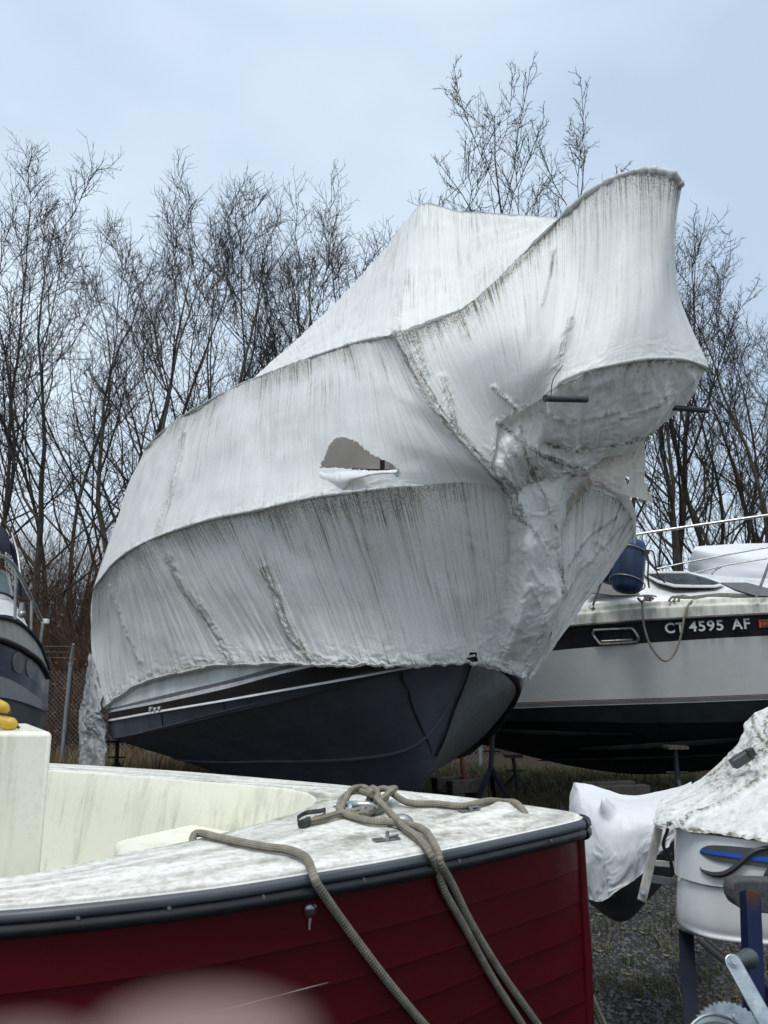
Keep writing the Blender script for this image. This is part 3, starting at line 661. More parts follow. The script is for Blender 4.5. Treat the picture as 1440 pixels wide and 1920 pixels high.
def seg_dist(px, py, pl):
    d = np.full(px.shape, 1e9)
    for (x0, y0), (x1, y1) in zip(pl[:-1], pl[1:]):
        dx, dy = x1 - x0, y1 - y0; t = np.clip(((px - x0) * dx + (py - y0) * dy) / (dx * dx + dy * dy), 0, 1)
        d = np.minimum(d, np.hypot(px - x0 - t * dx, py - y0 - t * dy))
    return d
def crumple(u, v, sc, s=0):
    wx = fbm(u * sc * .5, v * sc * .5, s=s + 50) * 2; wy = fbm(u * sc * .5 + 9, v * sc * .5, s=s + 60) * 2
    return ridge(u * sc + wx, v * sc + wy, s=s, o=3) - .5
def cdisp(u, v, px, py):
    h = 0
    for pl, w, st, dr in CREASES:
        k = np.exp(-(seg_dist(px + 5 * (vn(u * 9, v * 9, s=71) - .5), py, pl) / (w * .8)) ** 2); h = h + k * st * (crumple(u, v, 14, int(w * 3)) * .020 + .006)
    return h
def cdirt_shade(px, py):  # crease grime, with the shade of the folds painted in
    a = 0
    for pl, w, st, dr in CREASES:
        d = seg_dist(px, py, pl); a = a + 1.1 * dr * np.exp(-((d - w * .35) / (w * .28)) ** 2) + .5 * dr * np.exp(-(d / (w * 1.1)) ** 2)
    return a
def fade(px): return np.clip((905 - px) / 120, 0, 1)
def mk_disp(pleat=.006, big=.02, top=.0, bot=.0, cr=.0, scale=7, seed=0, tw=.12, bw=.10):
    def f(u, v, t, px, py):
        L = v.max()
        h = big * (fbm(u * 1.1, v * 1.3, s=seed + 1) - .5) * 2 + pleat * (fbm(u * 14, v * .7, s=seed + 2, o=3) - .5) * 2
        h = h + pleat * 1.3 * (ridge(u * 5 + v * .8, v * .35, s=seed + 8, o=2) - .6) * np.clip(fbm(u * .8, v * .8, s=seed + 12) * 3 - .7, .1, 1.6)
        if top: h = h + top * (fade(px) if seed == 1 else 1) * np.exp(-v / tw) * (ridge(u * 16, v * 1.5, s=seed + 3, o=2) - .5) * 2
        if bot: h = h + bot * np.exp(-(L - v) / bw) * crumple(u, v * 1.3, 9, seed + 4) * 2
        if cr: h = h + cr * crumple(u, v, scale, seed + 5) + cr * .4 * crumple(u, v, scale * 3, seed + 6)
        return h + cdisp(u, v, px, py)
    return f
def mk_dirt(base=.12, top=.0, bot=.0, tw=.25, bw=.08, seed=0, spots=0.0):
    def f(u, v, t, px, py):
        L = v.max()
        a = base + (top * np.exp(-v / tw) * (.25 + 1.2 * fbm(u * 2.2, v * .3, s=seed + 30)) + top * .7 * np.exp(-v / .018)) * (fade(px) if seed == 1 else 1)
        a = a + bot * np.exp(-(L - v) / bw)
        a = a + spots * np.clip(fbm(u * 5, v * 5, s=seed + 31) - .55, 0, 1) * 5
        return np.clip(a + cdirt_shade(px, py), 0, 1.3)
    return f
# lower skirt
Brow = [(176, 1103, 1.84), (218, 1052, 1.89), (281, 1013, 1.92), (383, 977, 1.94), (480, 957, 1.92), (577, 935, 1.86), (675, 921, 1.74), (772, 911, 1.423), (870, 905, 0.967), (966, 918, 0.45)]
Hrow = [(190, 1330, 1.56), (262, 1283, 1.6), (400, 1250, 1.64), (520, 1245, 1.6), (600, 1247, 1.52), (690, 1246, 1.36), (765, 1247, 1.12), (850, 1243, .70), (915, 1246, .32), (978, 1266, .06)]
m1 = [tuple(np.array(a) * .6 + np.array(b_) * .4 + np.array([0, 0, -.06])) for a, b_ in zip(Brow, Hrow)]; m1[0] = (172, 1190, 1.56)
m2 = [tuple(np.array(a) * .25 + np.array(b_) * .75 + np.array([0, 0, -.05])) for a, b_ in zip(Brow, Hrow)]; m2[0] = (178, 1275, 1.56)
hole2 = [(866, 1246), (878, 1222), (890, 1222), (896, 1247)]
def inpoly(px, py, poly):
    r = np.zeros(px.shape, bool); n = len(poly)
    for i in range(n):
        x0, y0 = poly[i]; x1, y1 = poly[(i + 1) % n]
        c_ = ((y0 > py) != (y1 > py)) & (px < (x1 - x0) * (py - y0) / (y1 - y0 + 1e-9) + x0); r ^= c_
    return r
G1 = surf([SS(Brow), SS(m1), SS(m2), SS(Hrow)], 560, 120)
sheet('lower_skirt', G1, M['wrap'], cv, mk_disp(.007, .03, .014, .030, seed=1), mk_dirt(.52, 1.3, .6, .17, .05, 1), keep=lambda x, y: ~inpoly(x, y, hole2))
# middle band
Arow = [(271, 843, 1.32), (300, 814, 1.36), (349, 777, 1.38), (432, 731, 1.38), (500, 702, 1.36), (577, 673, 1.35), (675, 641, 1.34), (743, 629, 1.38)]
A2 = [(222, 968, 1.57), (258, 925, 1.63), (315, 888, 1.67), (412, 850, 1.67), (490, 826, 1.64), (572, 805, 1.607), (700, 780, 1.503), (852, 812, 1.12)]
B2 = [(176, 1103, 1.84), (218, 1052, 1.89), (281, 1013, 1.92), (383, 977, 1.94), (480, 957, 1.92), (577, 935, 1.773), (720, 916, 1.467), (966, 918, 0.45)]
m3 = [(240, 912, 1.43), (275, 868, 1.5), (330, 833, 1.52), (421, 790, 1.52), (495, 764, 1.5), (575, 738, 1.513), (690, 712, 1.467), (795, 730, 1.3)]
m4 = [(198, 1035, 1.71), (238, 985, 1.76), (298, 950, 1.79), (398, 912, 1.8), (485, 890, 1.78), (575, 868, 1.686), (712, 848, 1.494), (915, 878, 0.85)]
hole = [(598, 876), (606, 858), (612, 846), (624, 826), (636, 821), (652, 822), (668, 829), (684, 842), (706, 856), (722, 864), (742, 872), (750, 886), (748, 896), (742, 893), (732, 882), (700, 884), (650, 880)]
def jag(x, y): return inpoly(x + (vn(x * .35, y * .35, s=5) - .5) * 5, y + (vn(x * .35, y * .35, s=6) - .5) * 5, hole)
G2 = surf([SS(Arow), SS(m3), SS(A2), SS(m4), SS(B2)], 560, 190)
sheet('side_band', G2, M['wrap'], cv, mk_disp(.0022, .04, .008, .016, seed=2, tw=.08, bw=.06), mk_dirt(.22, 1.0, .25, .42, .03, 2), keep=lambda x, y: ~jag(x, y))
# torn flap
fl = [[(598, 877, 1.62), (630, 879, 1.62), (670, 881, 1.61), (710, 883, 1.6), (746, 882, 1.58)], [(600, 890, 1.68), (632, 897, 1.69), (668, 894, 1.68), (706, 888, 1.65), (744, 886, 1.6)], [(602, 905, 1.66), (638, 920, 1.66), (664, 902, 1.66), (700, 889, 1.64), (744, 886, 1.6)]]
sheet('torn_flap', surf([SS(q) for q in fl], 60, 20), M['wrap'], cv, lambda u, v, t, x, y: .024 * crumple(u, v, 5, 3) + .006 * crumple(u, v, 20, 4), lambda u, v, t, x, y: .2 + .8 * (t > .93))
# roof slope
Rt = [(473, 712, .9), (560, 632, .55), (650, 545, .3), (715, 470, .15), (760, 412, .05), (796, 381, 0), (860, 395, 0), (950, 401, 0), (1050, 408, 0)]
Rb = [(480, 711, 1.36), (577, 672, 1.35), (640, 650, 1.34), (690, 637, 1.345), (743, 628, 1.38), (800, 606, 1.15), (870, 575, .9), (960, 495, .55), (1052, 411, .12)]
Rm = [tuple(np.array(a) * .5 + np.array(b_) * .5 + np.array([0, 0, -.04])) for a, b_ in zip(Rt, Rb)]
G3 = surf([SS(Rt), SS(Rm), SS(Rb)], 420, 110)
sheet('roof_slope', G3, M['wrap'], cv, mk_disp(.003, .03, .008, .010, seed=3), mk_dirt(.30, .45, .3, .35, .02, 3))
# hood over the bow rail
cols = [[(743, 629, 1.42), (798, 733, 1.29), (856, 815, 1.11), (918, 880, .84)],
        [(800, 606, 1.15), (835, 700, 1.12), (878, 780, 1.0), (928, 845, .84)],
        [(870, 575, .90), (900, 650, .98), (920, 725, .92), (938, 793, .82)],
        [(960, 495, .55), (975, 600, .80), (985, 690, .84), (982, 768, .76)],
        [(1050, 408, .10), (1050, 540, .45), (1038, 650, .68), (1022, 742, .68)],
        [(1100, 366, .06), (1097, 510, .30), (1082, 620, .52), (1062, 711, .66)],
        [(1160, 334, .05), (1160, 480, .20), (1155, 590, .36), (1135, 688, .50)],
        [(1215, 320, 0), (1218, 470, .05), (1222, 580, .15), (1215, 674, .22)],
        [(1262, 328, -.06), (1254, 450, -.06), (1258, 560, -.1), (1285, 675, -.12)],
        [(1279, 352, -.16), (1265, 455, -.16), (1274, 560, -.28), (1328, 690, -.42)]]
rows = [[S(*c_[i]) for c_ in cols] for i in range(4)]
G4 = surf(rows, 480, 250)
sheet('hood', G4, M['wrap'], cv, mk_disp(.0025, .025, .012, .012, seed=4), mk_dirt(.20, 1.2, .5, .30, .02, 4))
# raised rolled rims
for nm, l, r_, mt in (('hood_rim', [(1050, 408, .10), (1100, 365, .06), (1160, 332, .05), (1215, 319, 0), (1262, 327, -.06), (1279, 350, -.16)], .028, 'wrap_dirty'), ('hood_lower_rim', [(1045, 722, .67), (1062, 711, .67), (1090, 699, .6), (1135, 687, .5), (1215, 673, .22), (1285, 675, -.12), (1327, 690, -.42)], .014, 'wrap_dirty')):
    b = MB(); pp = catmull(np.array(SS(l)), np.linspace(0, len(l) - 1, 80)); rr = r_ * (.8 + .5 * vn(np.arange(80) * .5, 0, s=8)); rr[:6] *= np.linspace(.2, 1, 6); b.tube(pp, rr, 10)
    ob = b.build(nm, M[mt], cv); ob.data.attributes.new('dirt', 'FLOAT', 'POINT').data.foreach_set('value', [.25] * len(ob.data.vertices))
for nm, l in (('seam', Brow[:8]), ('seam', Arow)):
    b = MB(); pp = catmull(np.array(SS(l)), np.linspace(0, len(l) - 1, 160)); n_ = vn(np.arange(160) * .7, 0, s=18); b.tube(pp + NS * .004, .008 + .014 * n_, 8)
    ob = b.build(nm, M['wrap_dirty'], cv); ob.data.attributes.new('dirt', 'FLOAT', 'POINT').data.foreach_set('value', [.7] * len(ob.data.vertices))
# side of the hood away from us, returns down the front edge
k1 = [S(1279, 352, -.16), S(1265, 455, -.16), S(1274, 560, -.28), S(1328, 690, -.42)]
k2 = [q + np.array([-.25, .55, 0.02]) for q in k1]
k3 = [mirror(q) for q in (S(1050, 408, .10), S(1050, 540, .45), S(1038, 650, .68), S(1022, 742, .68))]
sheet('hood_far_side', surf([[k1[i], k2[i], k3[i]] for i in range(4)], 60, 60), M['wrap'], cv, mk_disp(.006, .015, seed=12), mk_dirt(.2), flip=1)
# underside of the hood
u0 = [(1028, 738, .68), (1064, 712, .67), (1135, 688, .5), (1215, 674, .22), (1285, 676, -.12), (1327, 691, -.42)]
u1 = [(1024, 775, .66), (1058, 765, .56), (1125, 752, .36), (1205, 738, .10), (1265, 728, -.16), (1303, 722, -.42)]
u2 = [(1018, 808, .60), (1056, 812, .45), (1115, 806, .25), (1195, 790, 0), (1245, 768, -.2), (1276, 752, -.42)]
u3 = [(1018, 828, .50), (1056, 836, .36), (1108, 832, .14), (1170, 825, -.06), (1205, 812, -.22), (1240, 785, -.45)]
sheet('hood_underside', surf([SS(u0), SS(u1), SS(u2), SS(u3)], 220, 120), M['wrap_crumpled'], cv, mk_disp(.020, .07, .012, .02, cr=.06, scale=2.6, seed=5), mk_dirt(.16, .8, .8, .10, .04, 5, .10))
# gathered throat
w0 = [(918, 872, .80), (934, 792, .74), (990, 745, .64), (1032, 735, .56), (1034, 800, .40), (1100, 828, .10), (1170, 822, -.12), (1215, 806, -.30)]
w1 = [(938, 900, .76), (950, 850, .76), (990, 838, .66), (1020, 852, .50), (1050, 866, .34), (1090, 866, .14), (1145, 850, -.1), (1195, 830, -.3)]
w2 = [(962, 932, .52), (975, 912, .50), (1005, 902, .40), (1032, 896, .32), (1060, 892, .22), (1092, 888, .08), (1130, 868, -.12), (1185, 836, -.32)]
sheet('throat', surf([SS(w0), SS(w1), SS(w2)], 240, 100), M['wrap_crumpled'], cv, mk_disp(.026, .06, .01, .03, cr=.07, scale=3.0, seed=6), mk_dirt(.30, .5, .6, .06, .08, 6, .35), keep=lambda x, y: ~inpoly(x, y, [(968, 820), (978, 816), (992, 824), (986, 828), (974, 826)]))
# front fall of the cover to the stem
n0 = [(925, 880, .76), (962, 905, .52), (1000, 898, .42), (1048, 890, .26), (1100, 884, .06)]
n1 = [(948, 960, .44), (985, 962, .48), (1018, 962, .34), (1040, 950, .24), (1052, 945, .12)]
n2 = [(950, 1050, .36), (988, 1055, .42), (1020, 1058, .26), (1038, 1055, .14), (1047, 1050, .04)]
n3 = [(935, 1140, .32), (972, 1150, .36), (1010, 1152, .20), (1040, 1140, .08), (1053, 1125, -.02)]
n4 = [(915, 1205, .26), (950, 1212, .28), (985, 1216, .14), (1015, 1205, .04), (1036, 1185, -.04)]
n5 = [(895, 1246, .24), (930, 1256, .22), (958, 1262, .12), (978, 1266, .05), (992, 1262, -.02)]
sheet('front_fall', surf([SS(q) for q in (n0, n1, n2, n3, n4, n5)], 130, 320), M['wrap_crumpled'], cv, mk_disp(.020, .07, .0, .04, cr=.05, scale=2.8, seed=7, tw=.3, bw=.12), mk_dirt(.10, .5, .15, .14, .03, 7, .08))
# side of the cover beyond the stem
l0 = [(1030, 985, .05), (1072, 945, -.2), (1106, 915, -.45), (1148, 932, -.75), (1176, 960, -.95), (1188, 998, -1.1)]
l1 = [(1034, 1070, .02), (1070, 1040, -.2), (1098, 1018, -.4), (1122, 1020, -.65), (1136, 1033, -.82), (1141, 1062, -.98)]
l2 = [(1030, 1140, -.02), (1058, 1118, -.2), (1072, 1100, -.35), (1084, 1100, -.5), (1092, 1108, -.62), (1096, 1120, -.72)]
l3 = [(1020, 1210, -.05), (1028, 1195, -.14), (1038, 1185, -.22), (1046, 1180, -.3), (1052, 1180, -.36), (1056, 1182, -.42)]
l4 = [(980, 1268, .02), (984, 1266, -.02), (988, 1265, -.06), (992, 1264, -.1), (996, 1263, -.14), (1002, 1260, -.2)]
sheet('far_side_lobe', surf([SS(q) for q in (l0, l1, l2, l3, l4)], 150, 260), M['wrap'], cv, mk_disp(.03, .04, .03, .04, cr=.014, scale=6, seed=8, tw=.12), mk_dirt(.55, .5, .2, .10, .05, 8))
# torn tails
t0 = [(1110, 868, -.05), (1135, 856, -.15), (1170, 842, -.25), (1208, 828, -.35)]
t1 = [(1112, 884, .0), (1140, 882, -.08), (1175, 878, -.2), (1210, 868, -.3)]
t2 = [(1106, 898, .02), (1140, 908, -.05), (1178, 915, -.15), (1208, 908, -.3)]
t3 = [(1118, 902, .02), (1146, 920, -.05), (1186, 934, -.12), (1224, 942, -.25)]
sheet('torn_tail', surf([SS(q) for q in (t0, t1, t2, t3)], 90, 80), M['wrap_old'], cv, lambda u, v, t, x, y: .05 * crumple(u, v, 7, 9) + .02 * crumple(u, v, 20, 10), lambda u, v, t, x, y: np.clip(.15 + 3.5 * np.clip(fbm(u * 9, v * 9, s=77) - .6, 0, 1), 0, 1.2),
      keep=lambda x, y: ~((x > 1150 + 0) & (x < 1182) & (y > 893) & (y < 915) & (vn(x * .12, y * .12, s=3) > .5)))
s0 = [[(1112, 912, -.4), (1150, 928, -.7), (1180, 965, -1.0), (1190, 1015, -1.12)], [(1128, 905, -.4), (1168, 922, -.7), (1192, 960, -1.0), (1192, 1022, -1.12)]]
sheet('torn_strip', surf([SS(q) for q in s0], 60, 16), M['wrap'], cv, lambda u, v, t, x, y: .03 * crumple(u, v, 8, 19), lambda u, v, t, x, y: .15 + 0 * u)
e0 = [[(1040, 955, .1), (1060, 925, 0), (1085, 900, -.1), (1108, 890, -.2)], [(1046, 1000, .0), (1070, 955, -.15), (1092, 925, -.3), (1112, 910, -.4)]]
sheet('torn_edge', surf([SS(q) for q in e0], 60, 26), M['wrap_old'], cv, lambda u, v, t, x, y: .05 * crumple(u, v, 8, 29), lambda u, v, t, x, y: np.clip(.3 + 3 * np.clip(fbm(u * 9, v * 9, s=87) - .45, 0, 1), 0, 1.2))
i0 = [[(1030, 882, .10), (1100, 872, -.25), (1180, 850, -.55)], [(1040, 940, -.05), (1110, 915, -.6), (1172, 915, -.95)], [(1046, 1010, -.2), (1110, 960, -.8), (1182, 980, -1.15)]]
sheet('inner_fold', surf([SS(q) for q in i0], 60, 40), M['wrap_old'], cv, lambda u, v, t, x, y: .06 * crumple(u, v, 6, 33), lambda u, v, t, x, y: .3 + 0 * u)
f0 = [[(1046, 1110, .02), (1050, 1140, .0), (1040, 1168, .06)], [(1052, 1125, .0), (1049, 1165, .0), (1040, 1185, .06)]]
# far side of cover, mirrored over the centre line
for Gm, nm in ((G2, 'side_band'), (G3, 'roof_slope')):
    sheet(nm, mirror(Gm[::6, ::8][:, :(52 if nm == 'side_band' else 53)]), M['wrap'], cv, flip=-1, attr=lambda u, v, t, x, y: .25 + 0 * u)
sheet('lower_skirt', mirror(G1[::6, ::8][:, :24]), M['wrap'], cv, flip=-1, attr=lambda u, v, t, x, y: .25 + 0 * u)
ap = S(473, 712, .9)
bk = [[S(271, 843, 1.32), S(222, 968, 1.56), S(176, 1103, 1.58), S(172, 1190, 1.56), S(190, 1330, 1.56)]]
bk.append([mirror(q) for q in bk[0]])
sheet('stern_end', surf(bk, 60, 30), M['wrap'], cv, mk_disp(.006, .02, seed=14), mk_dirt(.3), flip=-1)
# top deck of the cover behind the side band's upper edge
tpn = [[S(*q) for q in Arow[:5]], [S(473, 712, .9) * .0 + (S(*q) + mirror(S(*q))) / 2 + np.array([0, 0, .10]) for q in Arow[:5]], [mirror(S(*q)) for q in Arow[:5]]]
sheet('stern_roof', surf(tpn, 60, 30), M['wrap'], cv, mk_disp(.006, .02, seed=15), mk_dirt(.3), flip=1)
# hanging rag of the cover at the stern
r0 = [[(172, 1225, 1.5), (182, 1250, 1.55), (192, 1310, 1.6)], [(160, 1300, 1.52), (176, 1320, 1.6), (194, 1335, 1.62)], [(150, 1330, 1.52), (170, 1350, 1.6), (198, 1345, 1.6)], [(152, 1385, 1.52), (175, 1390, 1.58), (200, 1395, 1.6)], [(146, 1425, 1.52), (172, 1442, 1.56), (199, 1442, 1.58)]]
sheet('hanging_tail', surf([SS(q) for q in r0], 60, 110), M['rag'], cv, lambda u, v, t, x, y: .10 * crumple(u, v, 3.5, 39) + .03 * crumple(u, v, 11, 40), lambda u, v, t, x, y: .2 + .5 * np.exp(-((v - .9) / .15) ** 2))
# hem cord
b = MB(); hp = catmull(np.array(SS(Hrow)), np.linspace(0, 9, 140)); b.tube(hp + np.stack([0 * np.arange(140), 0 * np.arange(140), (vn(np.arange(140) * .6, 0, s=2) - .5) * .03], 1) + NS * .012, .012 + .012 * vn(np.arange(140) * .8, 0, s=5), 6)
ob = b.build('hem_cord', M['wrap_dirty'], cv); ob.data.attributes.new('dirt', 'FLOAT', 'POINT').data.foreach_set('value', [.6] * len(ob.data.vertices))
# pipes poking out through the hood
b = MB(); b.tube([S(1022, 747, .98), S(1100, 749, .62)], .024, 14); b.tube([S(1022, 747, .985), S(1025, 747, .97)], .027, 14)
tag(b.build('pipe', M['plastic_grey'], cv), 'left pipe end sticking out of the hood')
b = MB(); b.tube([S(1255, 764, -.3), S(1330, 770, -.5)], .022, 14); tag(b.build('pipe', M['plastic_grey'], cv), 'right pipe end sticking out of the hood')
b = MB(); b.tube([S(1033, 742, .80), S(1036, 715, .78), S(1046, 697, .74), S(1055, 685, .70)], .004, 6, smooth=4); b.build('tie_cord', M['black'], cv)
# ------------------------------------------------------------------ boat stands
def stand(base, top, mat, label, group=None, legs=True, spread=.32):
    base = np.array(base, float); top = np.array(top, float)
    o = empty('boat_stand', tuple(base), label, 'boat stand', group)
    b = MB(); b.cyl(base + [0, 0, .12], top, .028, n=10); b.build('pole', mat, o)
    if legs:
        for k in range(3):
            a = k * 2.094 + .5; q = base + np.array([math.cos(a) * spread, math.sin(a) * spread, 0])
            b = MB(); b.beam(base * .45 + top * .55, q, .035, .035); b.build('leg', mat, o)
    b = MB(); b.box(top + [0, 0, .02], (.24, .24, .035)); b.build('pad', M['wood'], o, smooth=False)
    b = MB(); mdp = base * .35 + top * .65; b.cyl(mdp - [.13, 0, 0], mdp + [.13, 0, 0], .012, n=8); b.build('screw_handle', mat, o)
    return o
def gp(px, Y): x = P(px, 1400, Y)[0]; return np.array([x, Y, float(gz(x, Y))])
def pole_at(px0, py0, px1, Y): return gp(px1, Y), P(px0, py0, Y)
q0, q1 = pole_at(220, 1392, 222, 12.2); stand(q0, q1, M['black'], 'black boat stand under the stern corner of the wrapped cruiser', 'boat stands', True, .3)
o = empty('boat_stand', tuple(gp(880, 9.7)), 'rusty orange boat stand pole with a wooden crosspiece behind the red boat bow', 'boat stand', 'boat stands')
b = MB(); b.cyl(P(862, 1395, 9.7), P(874, 1482, 9.7), .03, n=12); b.build('pole', M['rust'], o)
b = MB(); b.beam(P(846, 1486, 9.6), P(897, 1478, 9.6), .05, .05); b.build('crosspiece', M['wood'], o, smooth=False)
b = MB(); b.tube([P(874, 1480, 9.7), P(881, 1515, 9.7)], [.03, .09], 8); b.build('foot', M['alum'], o)
o = empty('boat_stand', tuple(gp(920, 9.4)), 'dark navy boat stand with splayed leg beside the rusty orange stand', 'boat stand', 'boat stands')
b = MB(); b.cyl(P(926, 1340, 9.4), P(920, 1446, 9.4), .03, n=12); b.build('pole', M['black'], o)
for q in ((892, 1508, 9.2), (928, 1500, 9.9), (960, 1510, 9.3)):
    b = MB(); b.beam(P(920, 1440, 9.4), P(*q), .05, .04); b.build('leg', M['blue_steel'], o, smooth=False)
b = MB(); b.cyl(P(908, 1408, 9.4), P(938, 1408, 9.4), .012, n=8); b.build('screw_handle', M['black'], o)
q0, q1 = pole_at(1266, 1404, 1266, 9.6); stand(q0, q1, M['black'], 'black tripod boat stand under the right cruiser beyond the small wrapped boat', 'boat stands', True, .3)
q0, q1 = pole_at(962, 1420, 968, 11.2); stand(q0, q1, M['black'], 'black boat stand far under the bow of the right cruiser', 'boat stands', True, .3)
def timbers(px, Y, n, label, w=.55, ang=.2):
    g_ = gp(px, Y); o = empty('timber_blocks', tuple(g_), label, 'timber blocks')
    for k in range(n):
        for j in (-1, 1):
            c_, s_ = (math.cos(ang), math.sin(ang)) if k % 2 == 0 else (-math.sin(ang), math.cos(ang))
            rot = [[c_, -s_, 0], [s_, c_, 0], [0, 0, 1]]; off = np.array([-s_, c_, 0]) * .16 * j
            b = MB(); b.box(g_ + off + [0, 0, .07 + k * .142], (w, .14, .14), rot); b.build('timber', M['wood'], o, smooth=False, bevel=.008)
timbers(1150, 9.2, 3, 'stacked dark timber blocks under the keel of the right cruiser', .6)
timbers(860, 9.6, 3, 'stacked timber blocks in the shade between the two cruisers', .5, .5)
kb = S(640, 1494, 0); 
o = empty('timber_blocks', (kb[0], kb[1], 0), 'timber blocks carrying the keel of the wrapped cruiser', 'timber blocks')
for k in range(3):
    b = MB(); b.box((kb[0], kb[1], .07 + k * .142), (.6, .3, .138)); b.build('timber', M['wood'], o, smooth=False, bevel=.008)
# ------------------------------------------------------------------ right cruiser
cy = lambda x: 10.1 - (x - 900) * .0024
rc = empty('cabin_cruiser', (4, 9.5, 0), 'white and black cabin cruiser with registration lettering standing behind the wrapped boat at right', 'boat')
XS = [840, 920, 1000, 1080, 1180, 1280, 1360, 1440, 1560, 1700]
def rrow(ys, dy=0.0): return [P(x, y, cy(x) + dy) for x, y in zip(XS, ys)]
top_ = [1185, 1168, 1155, 1142, 1131, 1125, 1122, 1120, 1118, 1116]
lip = [1194, 1177, 1164, 1151, 1141, 1135, 1132, 1130, 1127, 1124]
rub = [1205, 1193, 1182, 1172, 1165, 1158, 1154, 1150, 1145, 1140]
bb_ = [1240, 1232, 1224, 1216, 1208, 1201, 1196, 1192, 1186, 1180]
s1_ = [1322, 1319, 1316, 1313, 1310, 1307, 1304, 1301, 1297, 1293]
s2_ = [y + 11 for y in s1_]
chn = [1352, 1352, 1353, 1355, 1357, 1357, 1356, 1352, 1345, 1338]
kll = [1380, 1400, 1420, 1438, 1451, 1449, 1440, 1425, 1405, 1390]
def rband(nm, r0, r1, mat, a=0, b_=0, nv=6, **k): return sheet(nm, surf([rrow(r0, a), rrow(r1, b_)], 120, nv), mat, rc, **k)
MWD = NM('mildewed_gelcoat', .45, 0, (.6, .6, .56)); mm = MWD
mm.col(mm.mix(mm.ramp(mm.noise((7, 7, 1.2), 1.3, 6, .7), [(0.42, 0.0), (0.66, .8)]), (0.62, 0.62, 0.57), (0.22, 0.23, 0.18))); M['mildew'] = mm.m
sheet('toe_rail', surf([rrow(top_, .10), rrow(top_), rrow(lip, -.02), rrow([y + 1 for y in lip], -.06), rrow(rub, -.06)], 160, 20, lin=True), M['mildew'], rc)
b = MB(); b.tube(catmull(np.array(rrow([y + 1.5 for y in rub], -.07)), np.linspace(0, 9, 60)), .016, 8); b.build('rub_rail', M['black'], rc)
b = MB(); b.tube(catmull(np.array(rrow([y - 2 for y in rub], -.075)), np.linspace(0, 9, 60)), .004, 6); b.build('rail_trim', M['alum'], rc)
Gk = surf([rrow(rub, -.03), rrow(bb_, .02)], 160, 12); sheet('black_band', Gk, M['black_band'], rc)
rband('topside', bb_, s1_, M['grey_hull'], .02, .22, 12)
# pinstripes: each a thin strip
Gs = surf([rrow([y + 0 for y in s1_], .218), rrow(s2_, .238)], 160, 12)
sheet('stripe_field', Gs, M['grey_hull'], rc)
for k, (a_, w_, mt) in enumerate(((0.02, .14, 'red_line'), (.24, .12, 'grey_decal'), (.42, .10, 'grey_decal'), (.58, .10, 'grey_decal'), (.74, .10, 'grey_decal'))):
    g0 = Gs[0] * (1 - a_) + Gs[-1] * a_; g1 = Gs[0] * (1 - a_ - w_) + Gs[-1] * (a_ + w_); off = np.array([0, -.004, 0])
    sheet('pinstripe', np.stack([g0 + off, g1 + off]), M[mt], rc)
mid1 = [y + 14 for y in chn]; mid2 = [a * .5 + b__ * .5 for a, b__ in zip(chn, kll)]
G = surf([rrow(s2_, .24), rrow(chn, .32), rrow([y + 1 for y in chn], .36), rrow(mid2, .75), rrow(kll, 1.25)], 160, 36, lin=True)
sheet('bottom', G, M['teal_dark'], rc, lambda u, v, t, x, y: (fbm(u * 2, v * 2, s=4) - .5) * .01)
def strip(x0, x1, ya, yb, h0, h1, dep, nm='strake'):
    n = 30; t = np.linspace(0, 1, n); X_ = x0 + (x1 - x0) * t; Yc = ya + (yb - ya) * t; hh = (h0 + (h1 - h0) * t) * np.sin(np.pi * np.clip(t * .9 + .08, 0, 1)) ** .5
    g0 = np.array([P(x, y, cy(x) + dep) for x, y in zip(X_, Yc)]); g1 = np.array([P(x, y + h, cy(x) + dep + .05) for x, y, h in zip(X_, Yc, hh)])
    g2 = np.array([P(x, y + h, cy(x) + dep + .35) for x, y, h in zip(X_, Yc, hh)])
    sheet(nm, np.stack([g0, g1, g2]), M['strake'], rc)
strip(930, 1215, 1366, 1377, 12, 3, .34); strip(1085, 1400, 1402, 1382, 9, 12, .55); strip(1010, 1400, 1425, 1412, 4, 6, .72)
# portlight
px0, py0 = 1154, 1193; an = np.linspace(0, 2 * math.pi, 40, endpoint=False)
def pl_pt(dx, dy, dd=0): return P(px0 + dx, py0 + dy - dx * .045, cy(px0) - .045 + dd)
ol = [(-40, -12), (-36, -13), (20, -13), (32, -11), (42, 4), (40, 12), (34, 13), (-22, 14), (-30, 12), (-42, -4)]
b = MB(); Gkf = surf([rrow(rub, -.03), rrow(bb_, .02)], 1400, 60); pl_pt = lambda dx, dy, dd=0: onsurf(Gkf, px0 + dx, py0 + dy - dx * .045, .022 - dd)
oo = catmull(np.array([pl_pt(*q) for q in ol + [ol[0]]]), np.linspace(0, len(ol), 60))[:-1]; b.tube(oo, .024, 8, close=True); wn_ = b.build('portlight', M['chrome'], rc)
b = MB(); b.prism([pl_pt(q[0] * .85, q[1] * .75, .006) for q in ol], (0, .02, 0)); b.build('portlight_glass', M['black_band'], rc, smooth=False)
b = MB(); b.tube([pl_pt(-26, 8), pl_pt(32, 8)], .012, 6); b.build('portlight_sill', M['alum'], rc)
